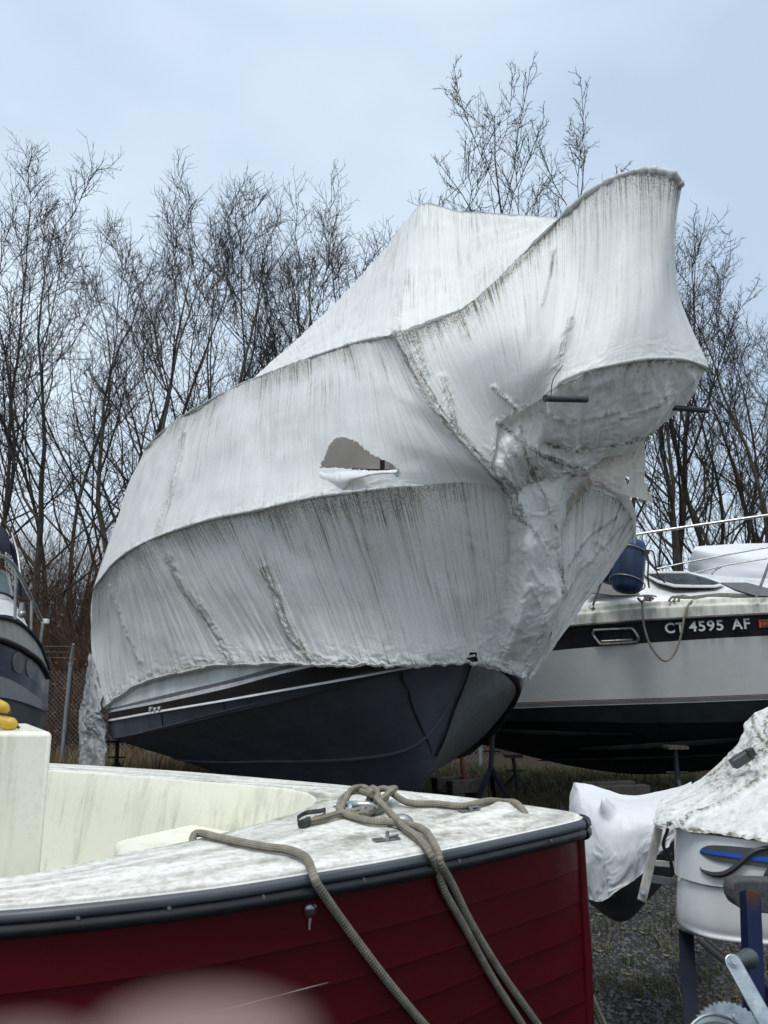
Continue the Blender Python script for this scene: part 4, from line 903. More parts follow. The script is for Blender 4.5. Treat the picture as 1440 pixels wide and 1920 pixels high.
# lettering
def text(s, xa, ya, xb, yb, h, mat, nm='registration_lettering', dep=-.05, bold=.006):
    c = bpy.data.curves.new(nm, 'FONT'); c.body = s; c.size = 1; c.extrude = .002; c.offset = bold / max(h, .01) * .5; c.space_character = 1.12
    o = bpy.data.objects.new(nm, c); c.materials.append(mat)
    bpy.context.view_layer.update()
    A = Vector(P(xa, ya, cy(xa) + dep)); B = Vector(P(xb, yb, cy(xb) + dep)); ex = (B - A); L = ex.length; ex.normalize()
    ez = Vector((0, -1, .08)); ez = (ez - ex * ez.dot(ex)).normalized(); ey = ez.cross(ex)
    COL.objects.link(o); bpy.context.view_layer.update(); w = o.dimensions.x; COL.objects.unlink(o)
    hs = h / .7
    c.extrude = .002 / hs; c.offset = bold / hs
    me = bpy.data.meshes.new_from_object(o); 
    T = Matrix(((ex.x, ey.x, ez.x, A.x), (ex.y, ey.y, ez.y, A.y), (ex.z, ey.z, ez.z, A.z), (0, 0, 0, 1))) @ Matrix.Diagonal((L / w, hs, hs, 1))
    me.transform(T); m_ = bpy.data.objects.new(nm, me); put(m_, rc); bpy.data.objects.remove(o); return m_
text('CT', 1247, 1187, 1284, 1185, .115, M['letter'], bold=.0035); text('4595', 1293, 1184, 1357, 1181, .115, M['letter'], bold=.0035); text('AF', 1374, 1180, 1408, 1178, .115, M['letter'], bold=.0035)
b = MB(); b.prism([P(x, y, cy(x) - .05) for x, y in ((1423, 1162), (1455, 1160), (1455, 1175), (1424, 1177))], (0, .006, 0)); b.build('registration_sticker', M['red_sticker'], rc, smooth=False)
text('22', 1427, 1174, 1441, 1173, .07, M['black'], 'sticker_number', -.056, .003)
# deck and cabin top
dk = [[P(x, y, cy(x) + .1) for x, y in zip(XS, top_)], [P(x, y - 3, cy(x) + 2.4) for x, y in zip(XS, [1185, 1168, 1155, 1146, 1138, 1134, 1131, 1130, 1128, 1126])]]
sheet('deck', surf(dk, 40, 6), M['mildew'], rc)
c0 = [(1080, 1140, 9.9), (1110, 1128, 9.8), (1180, 1122, 9.7), (1260, 1122, 9.5), (1340, 1121, 9.3), (1440, 1118, 9.1), (1600, 1112, 8.9)]
c1 = [(1085, 1118, 10.2), (1115, 1102, 10.1), (1190, 1100, 10.0), (1270, 1104, 9.8), (1350, 1106, 9.6), (1450, 1106, 9.4), (1600, 1100, 9.2)]
c2 = [(1100, 1096, 10.6), (1150, 1085, 10.5), (1205, 1080, 10.4), (1290, 1077, 10.3), (1360, 1084, 10.1), (1450, 1092, 9.9), (1600, 1090, 9.7)]
c3 = [(1110, 1084, 11.2), (1150, 1075, 11.2), (1200, 1070, 11.2), (1260, 1071, 11.1), (1320, 1076, 10.9), (1420, 1084, 10.7), (1600, 1086, 10.4)]
Gt = surf([[P(*q) for q in r_] for r_ in ([(x, y + 26, Y_) for x, y, Y_ in c0], c0, c1, c2, c3)], 80, 60); sheet('cabin_top', Gt, M['white_gel'], rc)
def patch_on(G, poly, off, nm, mat, th=.02):
    pts = [onsurf(G, x, y, off) for x, y in poly]; b = MB(); b.prism(pts, (0, 0, -th)); return b.build(nm, mat, rc, smooth=False)
def P3(x, y): return onsurf(Gt, x, y, .03)
hp_ = [(1206, 1083), (1248, 1081), (1290, 1081), (1325, 1091), (1356, 1103), (1340, 1107), (1300, 1107), (1265, 1106), (1235, 1098)]
b = MB(); hv = np.array([P(x, y, 10.35 - (y - 1081) * .03) for x, y in hp_]) ; b.prism(hv + [0, 0, .03], (0, 0, .03)); hf = b.build('hatch_glass', M['glass'], rc, smooth=False)
b = MB(); b.tube(hv + [0, -.01, .05], .02, 6, close=True); b.build('hatch_frame', M['white_gel'], rc)
for poly, d0 in (([(1098, 1088), (1150, 1084), (1196, 1104), (1200, 1116), (1150, 1116), (1100, 1110)], 9.95), ([(1352, 1092), (1400, 1092), (1460, 1108), (1460, 1118), (1418, 1117), (1380, 1106)], 9.3)):
    b = MB(); b.prism([P(x, y, d0 - (y - 1084) * .008) for x, y in poly], (0, .03, -.01)); b.build('cabin_window', M['glass'], rc, smooth=False)
# rails
def rail(pts, r_=.013, nm='bow_rail', par=rc): b = MB(); b.tube([P(*q) for q in pts], r_, 8, smooth=6 if len(pts) > 2 else 0); return b.build(nm, M['chrome'], par)
rail([(1150, 1010, 9.2), (1195, 1002, 9.1), (1300, 986, 8.9), (1440, 966, 8.6), (1600, 944, 8.3)], .017)
rail([(1110, 1140, 9.45), (1135, 1070, 9.35), (1160, 1008, 9.25)], .014, 'stanchion'); rail([(1418, 1120, 8.75), (1440, 1062, 8.7), (1458, 1010, 8.65), (1470, 962, 8.6)], .016, 'stanchion')
rail([(1230, 1067, 11.4), (1310, 1050, 11.2), (1440, 1026, 10.8)], .012); rail([(1292, 1077, 10.9), (1360, 1060, 10.8), (1450, 1045, 10.6)], .013); rail([(1332, 1082, 10.7), (1340, 1070, 10.7), (1352, 1063, 10.75)], .012, 'stanchion')
b = MB(); b.tube([P(1108, 1142, 9.45), P(1112, 1138, 9.45)], .035, 10); b.build('rail_base', M['chrome'], rc)
# cleats on the right cruiser
def cleat(c_, ax, L, r_, mat, par, nm='cleat'):
    c_ = np.array(c_); ax = np.array(ax, float); ax /= np.linalg.norm(ax); b = MB()
    b.tube([c_ - ax * L / 2 + [0, 0, .7 * L / 4], c_ - ax * L * .25 + [0, 0, L / 4.6], c_ + ax * L * .25 + [0, 0, L / 4.6], c_ + ax * L / 2 + [0, 0, .7 * L / 4]], [r_ * .6, r_, r_, r_ * .6], 8, smooth=3)
    for s_ in (-1, 1): b.tube([c_ + ax * L * .12 * s_, c_ + ax * L * .12 * s_ + [0, 0, L / 4.6]], [r_ * 1.5, r_ * .9], 8)
    b.tube([c_ - ax * L * .2, c_ + ax * L * .2], r_ * 1.2, 8); return b.build(nm, mat, par)
cleat(P(1214, 1125, 9.25), (1, .1, 0), .24, .013, M['chrome'], rc)
# mooring rope on it
o = MB(); o.tube([P(1204, 1128, 9.18), P(1205, 1150, 9.12), P(1209, 1180, 9.1), P(1222, 1215, 9.1), (P(1245, 1239, 9.1)), P(1264, 1226, 9.1), P(1276, 1195, 9.08), P(1283, 1158, 9.08), P(1292, 1133, 9.12), P(1310, 1119, 9.2)], .013, 8, smooth=8)
for k in range(3):
    o.tube([P(1254 + k * 9, 1127, 9.2), P(1262 + k * 8, 1119 - k, 9.22), P(1285 + k * 10, 1121, 9.2), P(1320 + k * 14, 1117 - k * 1.5, 9.2), P(1400 + k * 8, 1118, 9.1)], .014, 8, smooth=6)
o.tube([P(1196, 1122, 9.22), P(1204, 1128, 9.16), P(1214, 1120, 9.2), P(1226, 1123, 9.2)], .016, 8, smooth=5)
tag(o.build('mooring_rope', M['rope'], None), 'grey rope drooping in a loop over the black band of the right cruiser', 'rope')
# fenders
def fender(c_, top, w, label, tilt):
    f_ = empty('fender', tuple(c_), label, 'fender', 'blue fenders'); c_ = np.array(c_, float); ax = np.array([tilt, 0, 1.0]); ax /= np.linalg.norm(ax); L = top
    t = np.array([0, .02, .07, .15, .5, .85, .93, .98, 1.0]); rr = np.array([.3, .6, .85, .98, 1, .98, .88, .65, .2]) * w
    b = MB(); b.tube([c_ + ax * L * q for q in t], rr, 24); ob = b.build('fender_body', M['fender'], f_)
    for q in (.2, .74):
        b = MB(); ce = c_ + ax * L * q; an_ = np.linspace(0, 2 * math.pi, 28, endpoint=False); e1 = np.array([1, 0, -tilt]); e2 = np.array([0, 1, 0])
        b.tube([ce + (e1 * math.cos(a) + e2 * math.sin(a)) * w * 1.06 + np.array([0, 0, -.06 * math.sin(a + .6)]) for a in an_], .008, 6, close=True); b.build('wire_basket', M['chrome'], f_)
    b = MB(); q0_ = c_ + ax * L * .72 + np.array([w * .75, -w * .75, 0]); b.tube([q0_, q0_ + [.02, -.02, -.08], q0_ + [.0, -.02, -.3], q0_ + [.01, -.01, -.42]], .01, 6, smooth=4)
    b.tube([q0_, q0_ + [.09, 0, .0], q0_ + [.12, 0, -.25], q0_ + [.2, 0, -.36]], .009, 6, smooth=5); b.box(q0_, (.08, .04, .05)); b.build('strap', M['black'], f_)
    return f_
fender(P(1174, 1113, 9.0), .66, .185, 'blue fender hanging from the bow rail, the nearer and brighter of two', .16)
fender(P(1146, 1096, 9.35), .58, .17, 'dark blue fender half hidden behind the brighter fender on the rail', .2)
# white wrapped boat behind
wb = empty('wrapped_boat', (8, 14, 0), 'white wrapped boat far at the right edge behind the right cruiser', 'boat')
w_ = [[(1292, 1078, 14.5), (1290, 1060, 14.2), (1298, 1035, 14), (1304, 1024, 14)], [(1340, 1085, 13.6), (1345, 1060, 13.6), (1350, 1036, 13.6), (1350, 1021, 14)], [(1440, 1100, 13), (1440, 1070, 13), (1440, 1034, 13.2), (1440, 1018, 14)], [(1640, 1120, 12.6), (1640, 1080, 12.6), (1640, 1030, 12.8), (1640, 1010, 14)]]
M['wrap_clean'] = wrap_mat('clean_white_wrap', (0.82, 0.84, 0.86), (0.3, 0.32, 0.3), .2, .3)
sheet('wrap_cover', surf([[P(*q) for q in c_] for c_ in w_], 60, 60), M['wrap_clean'], wb, lambda u, v, t, x, y: .03 * (fbm(u * 2, v * 2, s=2) - .5), lambda u, v, t, x, y: .05 + 0 * u)
hw = [[P(1290, 1078, 14.4), P(1440, 1100, 12.9), P(1640, 1120, 12.5)], [P(1330, 1200, 14.6), P(1440, 1230, 13.4), P(1640, 1260, 13)], [P(1400, 1300, 15), P(1440, 1330, 14.6), P(1640, 1340, 14)]]
sheet('hull', surf(hw, 30, 20), M['white_gel'], wb)
# ------------------------------------------------------------------ left cruiser
lc = empty('cabin_cruiser', (-4, 6.5, 0), 'navy and grey cabin cruiser with portholes cut off by the left edge of the picture', 'boat')
LX = [-420, -200, -60, 0, 34, 57, 76, 92]
LY = [4.6, 5.2, 5.9, 6.3, 6.6, 6.9, 7.2, 7.6]
def lrow(ys, d=0, dx=None): return [P(x + (dx[i] if dx else 0), y, Y_ + d) for i, (x, y, Y_) in enumerate(zip(LX, ys, LY))]
lg = [1120, 1138, 1150, 1156, 1166, 1184, 1210, 1254]; lr = [1172, 1182, 1190, 1199, 1212, 1226, 1242, 1270]; ln = [1262, 1262, 1263, 1268, 1282, 1297, 1312, 1330]
ls = [1300, 1301, 1303, 1307, 1314, 1321, 1328, 1335]; lk = [1420, 1415, 1410, 1405, 1395, 1385, 1375, 1362]
dxe = [0, 0, 0, 0, 0, 0, 0, -2]; dx2 = [0, 0, 0, 0, 0, -1, -2, -5]; dx3 = [0, 0, 0, 0, 0, -2, -4, -9]
M['left_white'] = simple('mildewed_cream', (0.40, 0.42, 0.40), (0.26, 0.28, 0.22), 0.45, 0, 3, (5, 5, .6), lo=.35, hi=.7)
M['left_navy'] = simple('faded_navy_gelcoat', (0.025, 0.045, 0.085), (0.07, 0.09, 0.12), 0.35, 0, 2.5, (4, 4, .5), lo=.45, hi=.8, coat=.2)
M['left_grey'] = simple('grey_gelcoat', (0.22, 0.24, 0.27), (0.17, 0.18, 0.20), 0.4, 0, 2.5)
Gl = surf([lrow(lg), lrow(lr, -.03)], 60, 10); sheet('topside', Gl, M['left_white'], lc)
Gn = surf([lrow(lr, .0), lrow(ln, .08, dxe)], 80, 14); sheet('navy_band', Gn, M['left_navy'], lc)
sheet('lower_hull', surf([lrow(ln, .07, dxe), lrow(ls, .04, dx2)], 60, 6), M['left_grey'], lc); sheet('bottom', surf([lrow(ls, .10, dx2), lrow(lk, .5, dx3)], 60, 10), M['left_grey'], lc)
b = MB(); b.tube(catmull(np.array(lrow(lr, -.05)), np.linspace(0, 7, 40)), .022, 8); b.build('rub_rail', M['black'], lc)
b = MB(); b.tube(catmull(np.array(lrow([y + 1 for y in lg], -.03)), np.linspace(0, 7, 40)), .016, 8); b.build('toe_rail', M['navy_canvas'], lc)
Gnf = surf([lrow(lr, .0), lrow(ln, .08, dxe)], 900, 260)
for x, y, w, h in ((34, 1242, 9, 18), (56, 1253, 6, 15)):
    an_ = np.linspace(0, 2 * math.pi, 28, endpoint=False); ring = np.array([onsurf(Gnf, x + math.cos(a) * w * 1.05, y + math.sin(a) * h * 1.05, .012) for a in an_])
    b = MB(); b.tube(ring, .007, 6, close=True); ph = b.build('porthole', M['left_grey'], lc)
    b = MB(); b.prism(ring, (.004, -.006, 0)); b.build('porthole_glass', M['glass'], lc, smooth=False)
sheet('deck', surf([lrow(lg), lrow([y + 2 for y in lg], 1.6)], 20, 4), M['left_white'], lc)
cbn = [[(-300, 1140, 5.6), (-60, 1152, 6.6), (0, 1152, 6.9), (30, 1158, 7.1), (52, 1175, 7.3)], [(-300, 1100, 5.8), (-60, 1112, 6.8), (0, 1118, 7.1), (22, 1126, 7.3), (40, 1150, 7.5)], [(-300, 1085, 6.2), (-60, 1100, 7.4), (0, 1106, 7.6), (15, 1116, 7.8), (25, 1135, 8)]]
sheet('cabin_top', surf([[P(*q) for q in r_] for r_ in cbn], 40, 16), M['white_gel'], lc)
b = MB(); b.tube([P(-60, 1108, 6.75), P(0, 1111, 7.05), P(22, 1119, 7.25)], .01, 6, smooth=4); b.build('cabin_stripe', M['navy_canvas'], lc)
b = MB(); b.prism([P(x, y, 7.3) for x, y in ((-80, 1066), (4, 1072), (14, 1080), (20, 1117), (-80, 1106))], (0, .02, 0)); b.build('windscreen', M['screen'], lc, smooth=False)
b = MB(); b.tube([P(x, y, 7.27) for x, y in ((-80, 1066), (4, 1071), (15, 1080), (22, 1118))], .016, 6); b.build('windscreen_frame', M['alum'], lc)
cn = [[(-200, 985, 6.6), (-40, 980, 7.0), (0, 986, 7.2), (12, 996, 7.3), (17, 1006, 7.35)], [(-200, 1010, 6.5), (-40, 1010, 6.9), (0, 1014, 7.1), (12, 1022, 7.25), (20, 1035, 7.35)], [(-200, 1030, 6.5), (-40, 1030, 6.9), (0, 1034, 7.1), (12, 1036, 7.25), (20, 1042, 7.35)]]
sheet('canvas_top', surf([[P(*q) for q in r_] for r_ in cn], 30, 16), M['navy_canvas'], lc)
sheet('canvas_top', surf([[P(*q) for q in cn[0]], [P(x, y + 6, Y_ + 1.6) for x, y, Y_ in cn[0]]], 20, 6), M['navy_canvas'], lc)
b = MB(); b.prism([P(x, y, 7.5) for x, y in ((14, 1010), (22, 1020), (32, 1040), (40, 1080), (42, 1120), (36, 1118), (33, 1070), (20, 1040))], (-.03, .12, 0)); b.build('side_curtain', M['navy_canvas'], lc, smooth=False)
def lrail(pts, r_=.013, nm='bow_rail'): b = MB(); b.tube([P(*q) for q in pts], r_, 8, smooth=6 if len(pts) > 2 else 0); b.build(nm, M['chrome' if r_ < .02 else 'alum'], lc)
lrail([(-60, 1030, 6.0), (0, 1041, 6.3), (20, 1054, 6.5), (32, 1070, 6.6), (60, 1125, 6.9), (80, 1166, 7.2)], .016); lrail([(28, 1164, 6.6), (30, 1068, 6.6)]); lrail([(58, 1184, 6.9), (60, 1125, 6.9)]); lrail([(75, 1208, 7.2), (80, 1172, 7.2), (83, 1160, 7.2)], .014, 'stanchion')
lrail([(22, 1000, 7.35), (33, 1040, 7.2), (38, 1080, 7.1)], .012, 'canvas_pole')
b = MB(); b.box(P(85, 1165, 7.2), (.06, .05, .045)); b.build('bow_light', M['white_gel'], lc, smooth=False, bevel=.008)
b = MB(); b.tube([P(41, 1152, 7.0), P(41.5, 1130, 7.0)], [.03, .02], 10); b.ball(P(41, 1152, 6.97), .035, 8); b.build('horn', M['chrome'], lc)
# ------------------------------------------------------------------ red boat in front
rd = empty('open_boat', (0, 2.6, 0), 'red lapstrake open boat with dirty white foredeck in the foreground', 'boat')
ZS = lambda x: 1.20 + .04 * np.clip(x / 1100, -1, 1)
OUT = [(-700, 1722), (-300, 1722), (0, 1708), (200, 1690), (400, 1667), (575, 1640), (720, 1616), (850, 1591), (944, 1571), (1040, 1550), (1084, 1539), (1094, 1533), (1082, 1529), (1045, 1524), (960, 1513), (882, 1504), (775, 1491), (640, 1478), (500, 1465), (350, 1452), (220, 1443), (102, 1436), (-60, 1428), (-250, 1424)]
INN = [(-700, 1655), (-300, 1660), (0, 1645), (120, 1626), (250, 1597), (330, 1582), (400, 1566), (460, 1551), (505, 1538), (560, 1521), (582, 1511), (591, 1503), (592, 1498), (588, 1493), (578, 1488), (565, 1484), (540, 1480), (500, 1475), (430, 1469), (330, 1461), (215, 1452), (102, 1444), (-60, 1436), (-250, 1432)]
def dz(q, off=0): return PZ(q[0], q[1], float(ZS(q[0])) + off)
Oo = np.array([dz(q) for q in OUT]); Ii = np.array([dz(q, .012) for q in INN])
md = Oo * .5 + Ii * .5 + np.array([0, 0, .028]) * np.clip(np.linalg.norm(Oo - Ii, axis=1) / .8, 0, 1)[:, None]
md1 = Oo * .93 + Ii * .07 + np.array([0, 0, .012])
Gd = surf([Ii, md, md1, Oo], 420, 60)
def deckdirt(u, v, t, x, y):
    edge = np.exp(-((1 - t) / .10) ** 2); d = .95 - .75 * edge
    d = d + .9 * np.exp(-((seg_dist(x, y, [(870, 1528), (780, 1548), (650, 1572)]) / 9) ** 2)) + .6 * np.exp(-((seg_dist(x, y, [(960, 1512), (1010, 1522), (900, 1545), (820, 1570)]) / 6) ** 2))
    return np.clip(d + .5 * np.exp(-(t / .05) ** 2), 0, 1.4)
fd = sheet('foredeck', Gd, M['deck'], rd, attr=deckdirt, flip=1)
# inner wall
far_idx = list(range(0, len(INN)))
ctr = np.array([-1.0, 2.6, 0])
In1 = Ii.copy(); wall = [Ii, Ii + np.array([0, 0, -.012]) + (ctr - Ii) * np.array([1, 1, 0]) * .012]
def inward(k, z):
    d = (ctr - Ii) * np.array([1, 1, 0]); d /= np.linalg.norm(d, axis=1)[:, None] + 1e-9
    q = Ii + d * k; q[:, 2] = z; return q
wall += [inward(.03, 1.13), inward(.06, .95), inward(.10, .72), inward(.22, .66), inward(.5, .65)]
Gw = surf(wall, 320, 70); sheet('liner', Gw, M['cream'], rd, flip=1)
b = MB(); b.prism(inward(.2, .648), (0, 0, -.03)); b.build('sole', M['cream'], rd, smooth=False)
# locker seat
def pz(x, y, z): return PZ(x, y, z)
sz = 1.085
seat = [pz(215, 1577, sz), pz(235, 1571, sz), pz(360, 1544, sz), pz(430, 1556, sz), pz(520, 1560, sz), pz(420, 1640, sz), pz(222, 1600, sz)]
b = MB(); b.prism(seat, (0, 0, -.3)); b.build('locker_seat', M['cream'], rd, smooth=False, bevel=.018)
# console
cz = EYE + ray(60, 1372)[2] * 2.0
fr = [P(-260, 1376, 2.0), P(99, 1368, 2.0)]; A_ = np.array(fr[0]); B_ = np.array(fr[1]); A_[2] = B_[2] = cz
dpt = np.array([-.22, .36, 0])
b = MB(); bt_ = B_ + np.array([.01, -.02, -.75]); at_ = A_ + np.array([0, -.02, -.75])
b.add([A_, B_, B_ + dpt, A_ + dpt, at_, bt_, bt_ + dpt, at_ + dpt], [(0, 1, 2, 3), (7, 6, 5, 4), (0, 4, 5, 1), (1, 5, 6, 2), (2, 6, 7, 3), (3, 7, 4, 0)])
tag(b.build('console', M['cream'], rd, smooth=True, bevel=.012), 'cream moulded box console at the left edge')
# rub rail swept along the outer edge
K = 22; cent = np.array([-.5, 2.5, 0])
path = catmull(Oo[:K], np.linspace(0, K - 1, 300))
tg = np.gradient(path, axis=0); tg[:, 2] = 0; tg /= np.linalg.norm(tg, axis=1)[:, None]; on = np.stack([tg[:, 1], -tg[:, 0], 0 * tg[:, 0]], 1)
if ((path[100] + on[100] - cent) ** 2).sum() < ((path[100] - cent) ** 2).sum(): on = -on
prof = [(0, .001), (.007, .0015), (.013, -.002), (.0155, -.008), (.016, -.016), (.0125, -.019), (.0125, -.023), (.016, -.026), (.016, -.036), (.012, -.043), (.006, -.045), (-.01, -.045)]
Gr = np.stack([path + on * a + np.array([0, 0, 1]) * c_ for a, c_ in prof])
M['rub_dark'] = simple('rub_rail_insert', (0.004, 0.005, 0.008), (0.010, 0.012, 0.016), 0.4, 0, 20)
sheet('rub_rail', Gr, [M['rubrail'], M['rub_dark']], rd, flip=1, row_mat=[0, 0, 0, 0, 1, 1, 1, 1, 1, 1, 1])
# bow cap
bc = path[np.argmax(path[:, 0])]
b = MB()
for k in range(0): pass
for dz_ in (-.03,):
    ctr_i = int(np.argmax(path[:, 0])); seg = path[ctr_i - 14:ctr_i + 16]; sn = on[ctr_i - 14:ctr_i + 16]
    for w_k in (0,):
        Gcap = np.stack([seg + sn * a * 1.22 + np.array([0, 0, 1]) * (c_ * 1.12 + .002) for a, c_ in prof]); sheet('bow_cap', Gcap, M['rub_dark'], rd, flip=1)
for x, y in ((145, 1720), (318, 1703), (497, 1681), (680, 1651), (857, 1615), (1033, 1578)):
    q = onsurf(Gr[5:9], x, y, .001); i_ = int(np.argmin(((path - q) ** 2).sum(1))); b = MB(); b.tube([q, q + on[i_] * .003], [.0042, .0036], 12); b.build('screw', M['galv'], rd)
# lapstrake planks on the near side
near = path[:int(np.argmax(path[:, 0])) + 1]; nn = on[:len(near)]
tt = np.linspace(0, 1, len(near)); stem_fade = np.clip((near[-1, 0] - near[:, 0]) / .25, 0, 1)
stemx = near[-1] + np.array([-.015, 0.0, 0])
def plank_line(k, sub=0.0):
    z = .041 + (k + sub) * .083 * (0.92 + .25 * (1 - tt)); flare = (k + sub) * .016
    q = near - nn * (flare * (1 - .1 * (1 - stem_fade)) + .004)[:, None] if np.ndim(flare) else near - nn * (flare + .004)
    q = q - np.array([0, 0, 1]) * z[:, None]
    w = (1 - stem_fade)[:, None] ** 2                       # gather on the stem line
    tgt = np.stack([np.full(len(near), stemx[0] + .003 * (k + sub)), np.full(len(near), stemx[1]), near[-1, 2] - z], 1)
    return q * (1 - w) + tgt * w
for k in range(8):
    a0 = plank_line(k); a1 = plank_line(k, 1.0); pr = .007
    prd = (pr * np.clip(stem_fade * 2.2, 0, 1))[:, None]
    rows_ = [a0 + nn * 0, a0 * .7 + a1 * .3 + nn * prd * .3, a1 + nn * prd, a1 + nn * prd + np.array([0, 0, -.003]), a1 - nn * .002]
    Gp = surf([r_ for r_ in rows_], 300, 14, lin=True); o = sheet('plank', Gp, M['red'], rd, flip=1)
# far side of hull, plain
farp = path[int(np.argmax(path[:, 0])):]; fn_ = on[int(np.argmax(path[:, 0])):]
sheet('far_side', np.stack([farp + [0, 0, -.05], farp - fn_ * .03 + [0, 0, -.35], farp - fn_ * .12 + [0, 0, -.68]]), M['red'], rd, flip=1)
b = MB(); sb_ = stemx + np.array([.004, 0, 0]); b.tube([sb_ + [0, 0, -.05], sb_ + [.004, .0, -.35], sb_ + [.0, .02, -.7]], .012, 10); b.build('stem', M['red'], rd)
b = MB(); b.prism([near[0] * [1, 1, 0] + [0, .1, .52], stemx * [1, 1, 0] + [-.02, .02, .52], farp[-1] * [1, 1, 0] + [0, -.1, .52]], (0, 0, -.04)); b.build('hull_bottom', M['red'], rd, smooth=False)
# scratch and vent dome
gpk = surf([plank_line(2), plank_line(2, 1.0)], 300, 8)
b = MB(); b.tube([onsurf(gpk, x, y, .009) for x, y in ((385, 1824), (430, 1812), (500, 1800), (560, 1790), (600, 1782))], [.0004, .0009, .0004, .001, .0003], 4); b.build('scratch', M['alum'], rd)
g0_ = surf([plank_line(0), plank_line(0, 1.0)], 300, 8); q = onsurf(g0_, 585, 1703, .004)
i_ = int(np.argmin(((near - q) ** 2).sum(1))); nr_ = nn[i_]
b = MB(); b.tube([q, q + nr_ * .003], [.017, .016], 20); b.tube([q + nr_ * .002, q + nr_ * .006, q + nr_ * .008], [.013, .010, .003], 16, 1); b.build('drain_fitting', [M['red'], M['chrome']], rd)
b = MB(); b.tube([q + nr_ * .003 + [-.002, 0, -.016], q + nr_ * .004 + [-.003, 0, -.036]], [.003, .0015], 5); b.build('drip', M['alum'], rd)
# deck hardware
def dp(x, y, off=0.0): q = onsurf(Gd, x, y, 0); return q + np.array([0, 0, off])
ax_ = dp(700, 1521) - dp(630, 1519)
b = MB(); c_ = dp(668, 1530); axn = ax_ / np.linalg.norm(ax_)
b.tube([dp(626, 1527, .022), dp(640, 1528, .026), dp(668, 1529, .028), dp(695, 1530, .026), dp(708, 1530, .024)], [.004, .008, .009, .008, .004], 10, smooth=3)
for s_ in (655, 682): b.tube([dp(s_, 1532), dp(s_, 1531, .025)], [.014, .008], 10)
b.build('bow_cleat', M['galv'], rd)
b = MB(); b.ball(dp(752, 1545, .0), (.030, .022, .022), 12); b.tube([dp(752, 1546, .001), dp(752, 1546, .004)], [.036, .034], 20); nl = b.build('bow_light', M['chrome'], rd)
b = MB(); b.prism([P(742, 1545, 2.0), P(747, 1537, 2.0), P(761, 1537, 2.0), P(766, 1545, 2.0)], (0, -.004, 0)); 
q = dp(752, 1545, .010); b = MB(); b.box(q + np.array([-.002, -.021, .002]), (.018, .006, .010)); b.build('lens', M['taupe'], rd, smooth=False, bevel=.002)
for x, y in ((722, 1576), (880, 1521)):
    c_ = dp(x, y, .003); ex = dp(x + 20, y - 3) - dp(x - 20, y + 3); ex[2] = 0; ex /= np.linalg.norm(ex); ey = np.cross([0, 0, 1], ex)
    b = MB(); rot = np.stack([ex, ey, [0, 0, 1]], 1); b.box(c_ - ex * .018, (.026, .022, .003), rot); b.box(c_ + ex * .018, (.026, .022, .003), rot)
    b.tube([c_ - ey * .016 - ex * .006 + [0, 0, .003], c_ + ey * .016 + ex * .010 + [0, 0, .009]], .0045, 10); b.tube([c_ + ex * .005 + [0, 0, .004], c_ + ex * .03 + [0, 0, .006]], .003, 8); b.build('hinge_fitting', M['chrome'], rd)
b = MB(); rp = [dp(556, 1543, .004), dp(575, 1533, .004), dp(600, 1529, .006), dp(611, 1531, .008), dp(608, 1538, .006), dp(585, 1545, .003), dp(562, 1551, .003)]
pp = catmull(np.array(rp + [rp[0]]), np.linspace(0, 7, 40)); Gq = np.stack([pp, pp + [0, 0, .012], pp + [0, .002, .012], pp + [0, .002, 0]]); 
sheet('strap_loop', Gq, M['black'], rd, flip=1)
for x, y in ((575, 1539), (592, 1536)):
    b = MB(); b.ball(dp(x, y, .008), .004, 6); b.build('bolt', M['chrome'], rd)
# ropes of the red boat
RR = .0088
Ghull = np.concatenate([Gr] + [surf([plank_line(k), plank_line(k, 1.0)], 300, 8) for k in range(8)])
def hp2(x, y, off=.016): return onsurf(Ghull, x, y, off)
rp = [dp(361, 1580, -.03), dp(362, 1571, .006), dp(372, 1569, .012), dp(400, 1577, .011), dp(450, 1590, .011), dp(500, 1600, .011), dp(545, 1608, .012), dp(572, 1620, .012), hp2(590, 1642), hp2(606, 1668), hp2(650, 1738, .02), hp2(720, 1832, .02), hp2(800, 1922, .02), hp2(860, 1985, .02), hp2(930, 2060, .02)]
b = MB(); b.tube(rp, RR, 14, smooth=8); tag(b.build('bow_rope', M['rope'], None), 'single grey braided rope over the red hull, left of the doubled rope', 'rope')
def strand(l, r_=RR): b.tube(l, r_, 14, smooth=8)
b = MB()
strand([dp(700, 1527, .05), dp(668, 1512, .04), dp(645, 1520, .035), dp(636, 1530, .02), dp(650, 1535, .012), dp(690, 1548, .012), dp(735, 1553, .012), dp(770, 1557, .014), dp(800, 1572, .014), hp2(818, 1596), hp2(830, 1620), hp2(848, 1660, .02), hp2(885, 1730, .022), hp2(940, 1825, .022), hp2(1006, 1920, .022), hp2(1050, 1985, .022)])
strand([dp(640, 1533, .012), dp(655, 1521, .05), dp(672, 1512, .052), dp(690, 1515, .048), dp(715, 1535, .036), dp(740, 1552, .02), dp(762, 1566, .012), dp(785, 1582, .012), hp2(804, 1602), hp2(818, 1632), hp2(836, 1675, .02), hp2(868, 1735, .02), hp2(923, 1835, .02), hp2(980, 1920, .02), hp2(1020, 1980, .02)])
strand([dp(572, 1551, .010), dp(600, 1545, .011), dp(635, 1536, .013), dp(665, 1534, .016), dp(700, 1527, .022), dp(722, 1517, .034), dp(738, 1510, .04), dp(742, 1503, .034), dp(732, 1503, .03), dp(722, 1514, .02), dp(716, 1526, .012)])
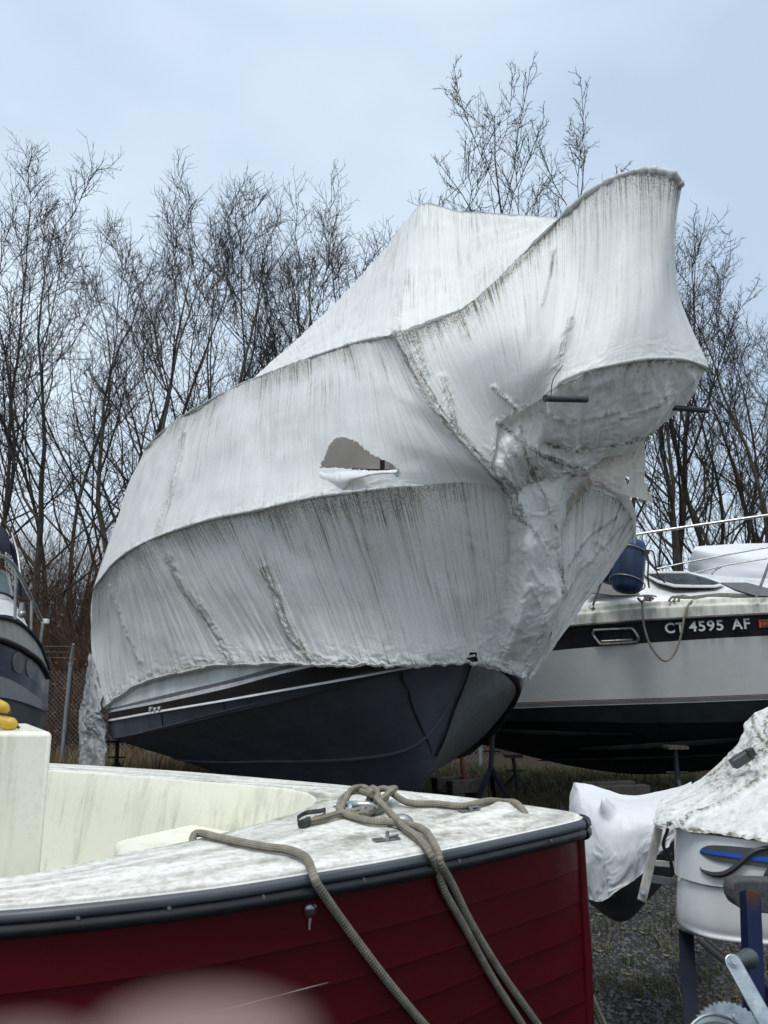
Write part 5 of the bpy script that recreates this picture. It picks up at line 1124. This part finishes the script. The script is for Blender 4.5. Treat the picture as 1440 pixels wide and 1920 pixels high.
strand([dp(716, 1526, .012), dp(700, 1532, .012), dp(690, 1524, .02), dp(700, 1512, .034), dp(722, 1508, .040), dp(742, 1512, .026), dp(770, 1516, .012), dp(820, 1517, .010), dp(870, 1518, .010), dp(915, 1511, .010), dp(945, 1509, .010), dp(968, 1513, .009), dp(985, 1522, -.004), dp(990, 1524, -.04)])
strand([dp(655, 1536, .010), dp(676, 1538, .012), dp(700, 1530, .018), dp(708, 1516, .036), dp(700, 1508, .042), dp(693, 1514, .034), dp(694, 1528, .018), dp(684, 1538, .010)])
kn = b.build('mooring_rope', M['rope'], None); tag(kn, 'grey braided rope knotted round the bow cleat with two strands hanging down the red hull', 'rope')
b = MB(); b.tube([dp(565, 1553, .010), dp(578, 1549, .011)], .0108, 14); b.build('taped_end', M['black'], kn)
b = MB(); b.tube([P(1082, 1815, 2.35), P(1093, 1838, 2.35), P(1112, 1880, 2.34), P(1132, 1925, 2.33), P(1170, 2010, 2.3)], .011, 12, smooth=6); tag(b.build('bow_rope', M['rope'], None), 'pale rope end showing at the foot of the red bow, right of the stem', 'rope')
# bananas
def banana(pts, r_, label):
    o = empty('banana', tuple(pts[0]), label, 'banana', 'yellow bananas'); b = MB(); k = 24; pp = catmull(np.array(pts), np.linspace(0, len(pts) - 1, k)); t = np.linspace(0, 1, k)
    rr = r_ * np.clip(np.sin(np.pi * np.clip(t * .86 + .07, 0, 1)) * 1.45, .1, 1); b.tube(pp, rr, 6); ob = b.build('fruit', M['banana'], o)
    sb2 = ob.modifiers.new('s', 'SUBSURF'); sb2.levels = 1; sb2.render_levels = 2
    b = MB(); d = pp[-1] - pp[-2]; d /= np.linalg.norm(d); b.tube([pp[-1] - d * .002, pp[-1] + d * .006], [.0045, .003], 8); b.build('tip', M['banana_end'], o)
yb = 2.06
banana([P(-90, 1358, yb), P(-50, 1352, yb), P(-10, 1352, yb), P(18, 1357, yb), P(33, 1363, yb)], .020, 'yellow banana lying flat on the cream console, the lower one')
banana([P(-80, 1322, yb + .01), P(-45, 1316, yb + .01), P(-15, 1318, yb), P(5, 1326, yb), P(17, 1336, yb)], .017, 'yellow banana resting on top of the other banana')
# ------------------------------------------------------------------ dark skiff with torn white cover
sk = empty('skiff', (1.6, 3.8, 0), 'small dark hulled skiff with white cover between the red bow and the wrapped white boat', 'boat')
h0 = [(1050, 1600, 4.4), (1090, 1655, 4.0), (1165, 1700, 3.75), (1250, 1640, 3.9), (1320, 1560, 4.3)]
h1 = [(1052, 1630, 4.4), (1092, 1680, 4.05), (1168, 1728, 3.85), (1238, 1662, 4.0), (1320, 1600, 4.4)]
M['dark_hull'] = simple('dark_grey_hull', (0.035, 0.036, 0.038), (0.022, 0.022, 0.024), 0.5, 0, 5)
hT = [(1050, 1500, 4.4), (1090, 1560, 4.0), (1140, 1580, 3.7), (1250, 1540, 3.85), (1320, 1500, 4.3)]
sheet('hull', surf([[P(*q) for q in hT], [P(*q) for q in h0], [P(*q) for q in h1], [P(x, y - 8, Y_ + .5) for x, y, Y_ in h1]], 50, 24), M['dark_hull'], sk)
b = MB(); b.beam(P(1130, 1680, 3.72), P(1225, 1672, 3.85), .012, .012); b.build('stem_line', M['wood'], sk)
skc = MB()
k0 = [(1066, 1530, 4.3), (1068, 1470, 4.2), (1090, 1467, 4.1), (1140, 1480, 4.0), (1180, 1490, 3.95), (1255, 1485, 3.9), (1300, 1470, 3.8)]
k1_ = [(1068, 1560, 4.15), (1082, 1520, 3.95), (1110, 1525, 3.8), (1148, 1530, 3.7), (1190, 1535, 3.65), (1250, 1528, 3.65), (1300, 1520, 3.6)]
k2_ = [(1080, 1620, 4.0), (1095, 1600, 3.82), (1120, 1600, 3.7), (1150, 1600, 3.62), (1190, 1590, 3.6), (1235, 1565, 3.6), (1290, 1545, 3.6)]
k3_ = [(1090, 1655, 3.98), (1108, 1680, 3.85), (1128, 1690, 3.72), (1155, 1672, 3.62), (1195, 1645, 3.62), (1228, 1605, 3.62), (1280, 1560, 3.6)]
def tent(u, v, t, x, y):
    h = .05 * (fbm(u * 2.5, v * 2.5, s=3) - .5) + .012 * crumple(u, v, 6, 4)
    return h + .05 * crumple(u, v, 10, 8) * np.clip(t * 2.2 - 1.2, 0, 1) + .07 * np.exp(-((x - 1141) ** 2 + (y - 1524) ** 2) / 90)
o = sheet('shrink_wrap_cover', surf([[P(*q) for q in r_] for r_ in (k0, k1_, k2_, k3_)], 180, 140), M['wrap_clean'], None, tent, lambda u, v, t, x, y: .08 + .8 * np.clip(t * 4 - 3.1, 0, 1) * fbm(u * 6, v * 6, s=4))
tag(o, 'small white shrink wrap sheet drooping over the dark skiff', 'boat cover')
# ------------------------------------------------------------------ white boat on a trailer, bottom right
wt = empty('small_boat', (2.2, 2.5, 0), 'small white boat with blue and grey decal and black swoosh at the right edge', 'boat')
def wrow(ys, d=0, dxs=(0,) * 7): return [P(x + dx, y, Y_ + d) for x, y, Y_, dx in zip((1300, 1280, 1273, 1290, 1340, 1440, 1640), ys, (3.5, 3.0, 2.72, 2.58, 2.47, 2.40, 2.38), dxs)]
w0_ = wrow((1550, 1552, 1556, 1560, 1566, 1578, 1600)); w1_ = wrow((1630, 1632, 1638, 1648, 1660, 1668, 1675), 0, (0, 0, 0, 0, 0, 0, 0))
w2_ = wrow((1700, 1705, 1715, 1728, 1745, 1756, 1765), .01, (0, -2, -3, -1, 0, 0, 0)); w3_ = wrow((1715, 1722, 1735, 1748, 1760, 1769, 1775), .07, (5, 3, 6, 6, 2, 0, 0)); w4_ = wrow((1700, 1710, 1728, 1740, 1750, 1758, 1760), .6)
for l_ in (w0_, w1_, w2_, w3_, w4_): l_ += [l_[-1] + np.array([.8, .18, 0]), l_[-1] + np.array([1.25, .8, 0]), l_[-1] + np.array([1.2, 1.6, 0])]
Gu = surf([w0_, w1_], 160, 30); sheet('upper_hull', Gu, M['white_gel'], wt, lambda u, v, t, x, y: .014 + 0 * u)
Gv = surf([w1_, w2_, w3_, w4_], 160, 60); sheet('lower_hull', Gv, M['white_gel'], wt, lambda u, v, t, x, y: .004 * (t > .02))
b = MB(); b.tube(catmull(np.array(w1_), np.linspace(0, 9, 90)), .004, 6); b.build('hull_joint', M['black'], wt)
def decal(top, bot, off, nm, mat):
    n = 40; g0 = [onsurf(Gu, *q, off) for q in catmull(np.array(top, float), np.linspace(0, len(top) - 1, n))]; g1 = [onsurf(Gu, *q, off) for q in catmull(np.array(bot, float), np.linspace(0, len(bot) - 1, n))]
    sheet(nm, np.stack([np.array(g0), np.array(g1)]), M[mat], wt)
Gu = surf([w0_[:7], w1_[:7]], 900, 220)
decal([(1312, 1595), (1320, 1588), (1340, 1585), (1400, 1589), (1480, 1600)], [(1312, 1600), (1325, 1608), (1350, 1616), (1400, 1622), (1480, 1630)], .022, 'decal', 'grey_decal')
decal([(1314, 1592), (1335, 1595), (1370, 1599), (1410, 1604), (1480, 1612)], [(1313, 1597), (1335, 1602), (1370, 1607), (1410, 1613), (1480, 1622)], .026, 'decal', 'blue_decal')
b = MB(); b.tube([onsurf(Gu, x, y, .026) for x, y in ((1312, 1626), (1318, 1633), (1340, 1640), (1362, 1637), (1385, 1622), (1405, 1604), (1425, 1593), (1460, 1588))], [.001, .004, .008, .009, .009, .009, .008, .007], 6, smooth=4); b.build('swoosh', M['black'], wt)
b = MB(); b.tube([onsurf(Gu, x, y, .026) for x, y in ((1450, 1625), (1438, 1638), (1436, 1648), (1442, 1656))], .006, 6, smooth=4); b.build('swoosh', M['black'], wt)
# its cover
c0_ = [(1228, 1542, 2.78), (1243, 1500, 2.95), (1262, 1488, 3.0), (1300, 1468, 3.1), (1345, 1436, 3.2), (1378, 1403, 3.3), (1395, 1375, 3.35), (1402, 1352, 3.4), (1440, 1328, 3.5), (1560, 1280, 3.6)]
c1_ = [(1229, 1546, 2.76), (1240, 1520, 2.8), (1262, 1512, 2.82), (1300, 1500, 2.86), (1345, 1480, 2.9), (1385, 1458, 2.95), (1415, 1440, 2.98), (1440, 1420, 3.0), (1490, 1400, 3.05), (1590, 1360, 3.1)]
c2_ = [(1230, 1550, 2.72), (1243, 1540, 2.68), (1265, 1535, 2.66), (1300, 1530, 2.64), (1345, 1525, 2.62), (1390, 1520, 2.62), (1430, 1512, 2.62), (1470, 1505, 2.62), (1530, 1490, 2.64), (1620, 1470, 2.66)]
c3_ = [(1231, 1552, 2.70), (1246, 1556, 2.63), (1268, 1559, 2.56), (1300, 1566, 2.50), (1345, 1574, 2.44), (1390, 1580, 2.40), (1430, 1586, 2.37), (1470, 1592, 2.36), (1540, 1600, 2.35), (1640, 1612, 2.35)]
def cvd(u, v, t, x, y):
    L = v.max(); return .02 * (fbm(u * 3, v * 3, s=3) - .5) + .022 * crumple(u * 1.5 + v * .8, v * .7, 4, 4) + .007 * crumple(u, v, 12, 14) + .022 * crumple(u, v, 11, 8) * np.exp(-(L - v) / .08) + .02 * np.exp(-(seg_dist(x, y, [(1260, 1560), (1300, 1530), (1370, 1505), (1440, 1462)]) / 4) ** 2)
def cvt(u, v, t, x, y):
    return np.clip(.40 + .3 * fbm(u * 3, v * 3, s=5) + .75 * np.exp(-(seg_dist(x, y, [(1350, 1455), (1400, 1415), (1440, 1385)]) / 32) ** 2) + .9 * np.exp(-(seg_dist(x, y, [(1280, 1548), (1300, 1530), (1370, 1505), (1440, 1462)]) / 3) ** 2) + .9 * np.exp(-(seg_dist(x, y, [(1240, 1552), (1330, 1568), (1440, 1586)]) / 5) ** 2), 0, 1.3)
CR_ = [[P(*q) for q in r_] for r_ in (c0_, c1_, c2_, c3_)]
for l_, e_ in zip(CR_, ((.3, .7, .95), (.5, .85, 1.1), (.7, 1.1, 1.2), (.8, 1.25, 1.2))): l_ += [l_[-1] + np.array([e_[0], .1, 0]), l_[-1] + np.array([e_[1], .5, 0]), l_[-1] + np.array([e_[2], 1.2, 0])]
o = sheet('shrink_wrap_cover', surf(CR_, 360, 260), M['wrap_crumpled'], None, cvd, cvt)
tag(o, 'crumpled algae stained wrap cover over the small white boat at the right edge', 'boat cover')
b = MB(); q = P(1392, 1425, 2.9); b.beam(P(1373, 1434, 2.92), P(1408, 1412, 2.92), .04, .035); ob = b.build('cover_buckle', M['plastic_grey'], o, smooth=False, bevel=.006)
b = MB(); b.beam(P(1402, 1414, 2.9), P(1414, 1408, 2.9), .022, .03); b.build('cover_clip', M['black'], o, smooth=False, bevel=.004)
# aluminium ladder frame
ld = empty('boarding_ladder', tuple(P(1215, 1640, 2.9)), 'pale aluminium bar frame sticking out between the skiff and the small white boat', 'ladder')
b = MB(); b.beam(P(1235, 1552, 2.80), P(1203, 1690, 2.72), .028, .012, up=(0, 1, 0)); b.build('side_bar', M['alum'], ld, smooth=False, bevel=.002)
b = MB(); b.beam(P(1212, 1646, 2.78), P(1270, 1655, 2.86), .014, .024); b.build('cross_bar', M['alum'], ld, smooth=False, bevel=.002)
b = MB(); b.beam(P(1228, 1618, 3.3), P(1275, 1622, 3.3), .014, .02); b.build('cross_bar', M['alum'], ld, smooth=False)
b = MB(); b.tube([P(1206, 1672, 2.715), P(1206, 1672, 2.70)], .008, 10); b.build('bolt', M['galv'], ld)
b = MB(); b.tube([P(1252, 1555, 2.72), P(1244, 1585, 2.8), P(1256, 1610, 2.85), P(1262, 1640, 2.86)], .006, 6, smooth=5); b.tube([P(1240, 1600, 2.9), P(1250, 1612, 2.9), P(1262, 1600, 2.9)], .006, 6, smooth=5)
tag(b.build('tie_rope', M['black'], None), 'thin black tie cord hanging from the hem of the cover beside the aluminium bar', 'rope')
# trailer with winch
tr_ = empty('boat_trailer', (1.2, 2.2, 0), 'blue boat trailer with galvanised hand winch at the bottom right corner', 'trailer')
b = MB(); pad = [(1372, 1668), (1376, 1656), (1388, 1650), (1440, 1652), (1500, 1654), (1500, 1716), (1440, 1714), (1400, 1710), (1382, 1700), (1374, 1685)]
b.prism([P(x, y, 2.22) for x, y in pad], (0, .06, 0)); b.build('bow_stop', M['carpet'], tr_, smooth=False, bevel=.006)
m = NM('rusty_blue', .5, 0, (0.01, 0.02, 0.09), 0, .2); rs = m.ramp(m.noise((1, 1, 1), 14, 5, .7), [(0.46, 0.0), (0.58, 1.0)]); sx = m.n('ShaderNodeSeparateXYZ'); m.L(m.tc.outputs['Object'], sx.inputs[0])
zr = m.n('ShaderNodeMapRange'); zr.inputs[1].default_value = .99; zr.inputs[2].default_value = 1.03; m.L(sx.outputs[2], zr.inputs[0])
m.col(m.mix(m.math('MULTIPLY', rs, zr.outputs[0]), (0.004, 0.009, 0.042), (0.06, 0.022, 0.012))); M['rusty_blue'] = m.m
zc = P(1400, 1690, 2.16)[2]; zr.inputs[1].default_value = zc - .02; zr.inputs[2].default_value = zc + .03
b = MB(); b.beam(P(1406, 1672, 2.15), P(1418, 1990, 2.02), .05, .036, up=(1, 0, 0)); b.build('winch_post', M['rusty_blue'], tr_, smooth=False, bevel=.003)
b = MB(); b.beam(P(1425, 1860, 2.15), P(1520, 1880, 2.15), .07, .05); b.build('crossmember', M['blue_steel'], tr_, smooth=False, bevel=.003)
b = MB(); b.beam(P(1330, 2100, 2.2), P(1560, 2060, 3.2), .06, .08); b.build('frame_rail', M['blue_steel'], tr_, smooth=False)
# winch
wy = 1.78; wc = P(1378, 2005, wy)
dax = np.array([.35, -1, .35]); dax /= np.linalg.norm(dax); e1 = np.cross(dax, [0, 0, 1]); e1 /= np.linalg.norm(e1); e2 = np.cross(e1, dax)
def disc(c_, r_, th, n, mat, nm, teeth=0, par=tr_, inner=0):
    b = MB(); ol_ = []
    for k in range(n):
        a = 2 * math.pi * k / n; rr = r_
        if teeth: rr = r_ * (1.0 if (k % 4) < 2 else .968)
        ol_.append(c_ + (e1 * math.cos(a) + e2 * math.sin(a)) * rr)
    b.prism(ol_, dax * th); return b.build(nm, mat, par, smooth=False)
wpart = disc(wc, .118, .006, 224, M['galv'], 'winch_gear', 1)
disc(wc - dax * .05, .05, .05, 32, M['galv'], 'winch_drum')
wc2 = P(1356, 2018, wy - .10)
disc(wc2, .10, .004, 64, M['galv'], 'drum_flange'); b = MB()
b.tube([wc2 + dax * .005 + (e1 * math.cos(a) + e2 * math.sin(a)) * .10 for a in np.linspace(0, 2 * math.pi, 48, endpoint=False)], .003, 6, close=True); b.build('flange_lip', M['galv'], tr_)
b = MB(); b.tube([wc2 + dax * .006 + (e1 * math.cos(a) + e2 * math.sin(a)) * .07 for a in np.linspace(0, 2 * math.pi, 40, endpoint=False)], .02, 8, close=True); b.build('winch_strap_roll', M['carpet'], tr_)
for k in range(8):
    a = k * math.pi / 4 + .35; q = wc + dax * .006 + (e1 * math.cos(a) + e2 * math.sin(a)) * .092; b = MB(); b.tube([q, q + dax * .004], [.008, .006], 10); b.build('rivet', M['galv'], tr_)
ha, hb_ = P(1374, 1806, 1.72), P(1446, 1935, 1.66)
b = MB(); d = hb_ - ha; L = np.linalg.norm(d); d /= L; vdir = np.array([0, -1, .15]); sdv = np.cross(d, vdir); sdv /= np.linalg.norm(sdv); vdir = np.cross(sdv, d)
an_ = np.linspace(math.pi / 2, 3 * math.pi / 2, 12); ol_ = [ha + d * math.cos(a) * .016 + sdv * math.sin(a) * .016 for a in an_] + [hb_ - sdv * .016, hb_ + sdv * .016]
b.prism(ol_, vdir * .006); hd = b.build('winch_handle', M['galv'], tr_, smooth=False, bevel=.0015)
b = MB(); b.tube([ha + vdir * -.002, ha + vdir * .010], .0105, 6); b.tube([ha + vdir * .008, ha + vdir * .016], .006, 12); b.build('nut', M['galv'], tr_, smooth=False)
gd_ = P(1405, 1797, 1.83) - ha; b = MB(); b.tube([ha + gd_ * .08, ha + gd_ * .3, ha + gd_ * .8, ha + gd_ * .95, ha + gd_ * 1.0, ha + gd_ * 1.03], [.013, .014, .0165, .020, .020, .012], 16); b.build('handle_grip', M['plastic_grey'], tr_)
b = MB(); q0_, q1_ = P(1286, 1748, 2.7), P(1300, 1990, 2.45)
b.beam(q0_, q0_ * .5 + q1_ * .5, .05, .004, up=(0, 1, 0)); b.beam(q0_ * .5 + q1_ * .5, q1_, .045, .004, up=(0, 1, 0)); b.build('tie_strap', M['blue_steel'], tr_, smooth=False)
b = MB(); b.tube([P(1310, 1762, 2.5), P(1372, 1812, 2.3), P(1410, 1845, 2.2)], .009, 8); b.tube([P(1322, 1760, 2.5), P(1385, 1812, 2.3)], .004, 6); b.build('winch_line', M['black'], tr_)
b = MB(); b.tube([P(1421, 1780, 2.3), P(1424, 1840, 2.2), P(1440, 1838, 2.2)], .004, 6, smooth=4); b.build('wiring', M['alum'], tr_)
# ------------------------------------------------------------------ photographer's hand, out of focus at the lower left
def skin(name, verts, edges, rad, mat, parent):
    me = bpy.data.meshes.new(name); me.from_pydata([tuple(v) for v in verts], edges, []); me.materials.append(mat); o = bpy.data.objects.new(name, me); put(o, parent)
    o.modifiers.new('skin', 'SKIN'); me.skin_vertices.new() if not me.skin_vertices else None
    for i, r_ in enumerate(rad): me.skin_vertices[0].data[i].radius = (r_, r_); me.skin_vertices[0].data[i].use_root = (i == 0)
    sb_ = o.modifiers.new('sub', 'SUBSURF'); sb_.levels = 2; sb_.render_levels = 3
    return o
tipc = P(275, 2246, .047)
V = [tipc + np.array([-.050, -.020, -.098])]          # palm centre (root)
V += [V[0] + np.array([.02, -.03, -.06])]             # wrist
V += [V[1] + np.array([.05, -.10, -.13])]             # forearm
E = [(0, 1), (1, 2)]; Rd = [.020, .019, .026]
def finger(root, pts, rads):
    p = root
    for q, r_ in zip(pts, rads): V.append(np.array(q)); Rd.append(r_); E.append((p, len(V) - 1)); p = len(V) - 1
k0i = V[0]
finger(0, [k0i + np.array([-.005, .012, .045]), tipc + np.array([-.036, .0, -.024]), tipc + np.array([-.010, .0, .0012]), tipc], [.0095, .0088, .0082, .0078])
finger(0, [k0i + np.array([.012, .02, .035]), k0i + np.array([.03, .045, .035]), k0i + np.array([.045, .05, .015]), k0i + np.array([.04, .035, .0])], [.0095, .0088, .008, .0072])
finger(0, [k0i + np.array([.022, .02, .018]), k0i + np.array([.04, .045, .012]), k0i + np.array([.052, .048, -.006]), k0i + np.array([.045, .034, -.02])], [.009, .0083, .0076, .007])
finger(0, [k0i + np.array([.028, .015, -.002]), k0i + np.array([.042, .036, -.012]), k0i + np.array([.05, .036, -.026]), k0i + np.array([.044, .024, -.036])], [.008, .0073, .0067, .006])
finger(0, [k0i + np.array([-.015, -.012, .012]), k0i + np.array([-.02, -.02, .04]), k0i + np.array([-.012, -.022, .062])], [.012, .0098, .0085])
ps = empty('person', tuple(V[2]), 'blurred fingertip of the photographer at the lower left corner', 'person')
skin('hand', V, E, Rd, M['skin'], ps)
b = MB(); b.tube([V[1] * .35 + V[2] * .65, V[2], V[2] + (V[2] - V[1]) * .8], [.034, .042, .05], 18); b.build('sleeve', M['navy_canvas'], ps)
nl_ = tipc + np.array([.002, .003, .0062]); b = MB(); b.ball(nl_, (.0065, .0048, .0018), 8); b.build('fingernail', M['skin'], ps)
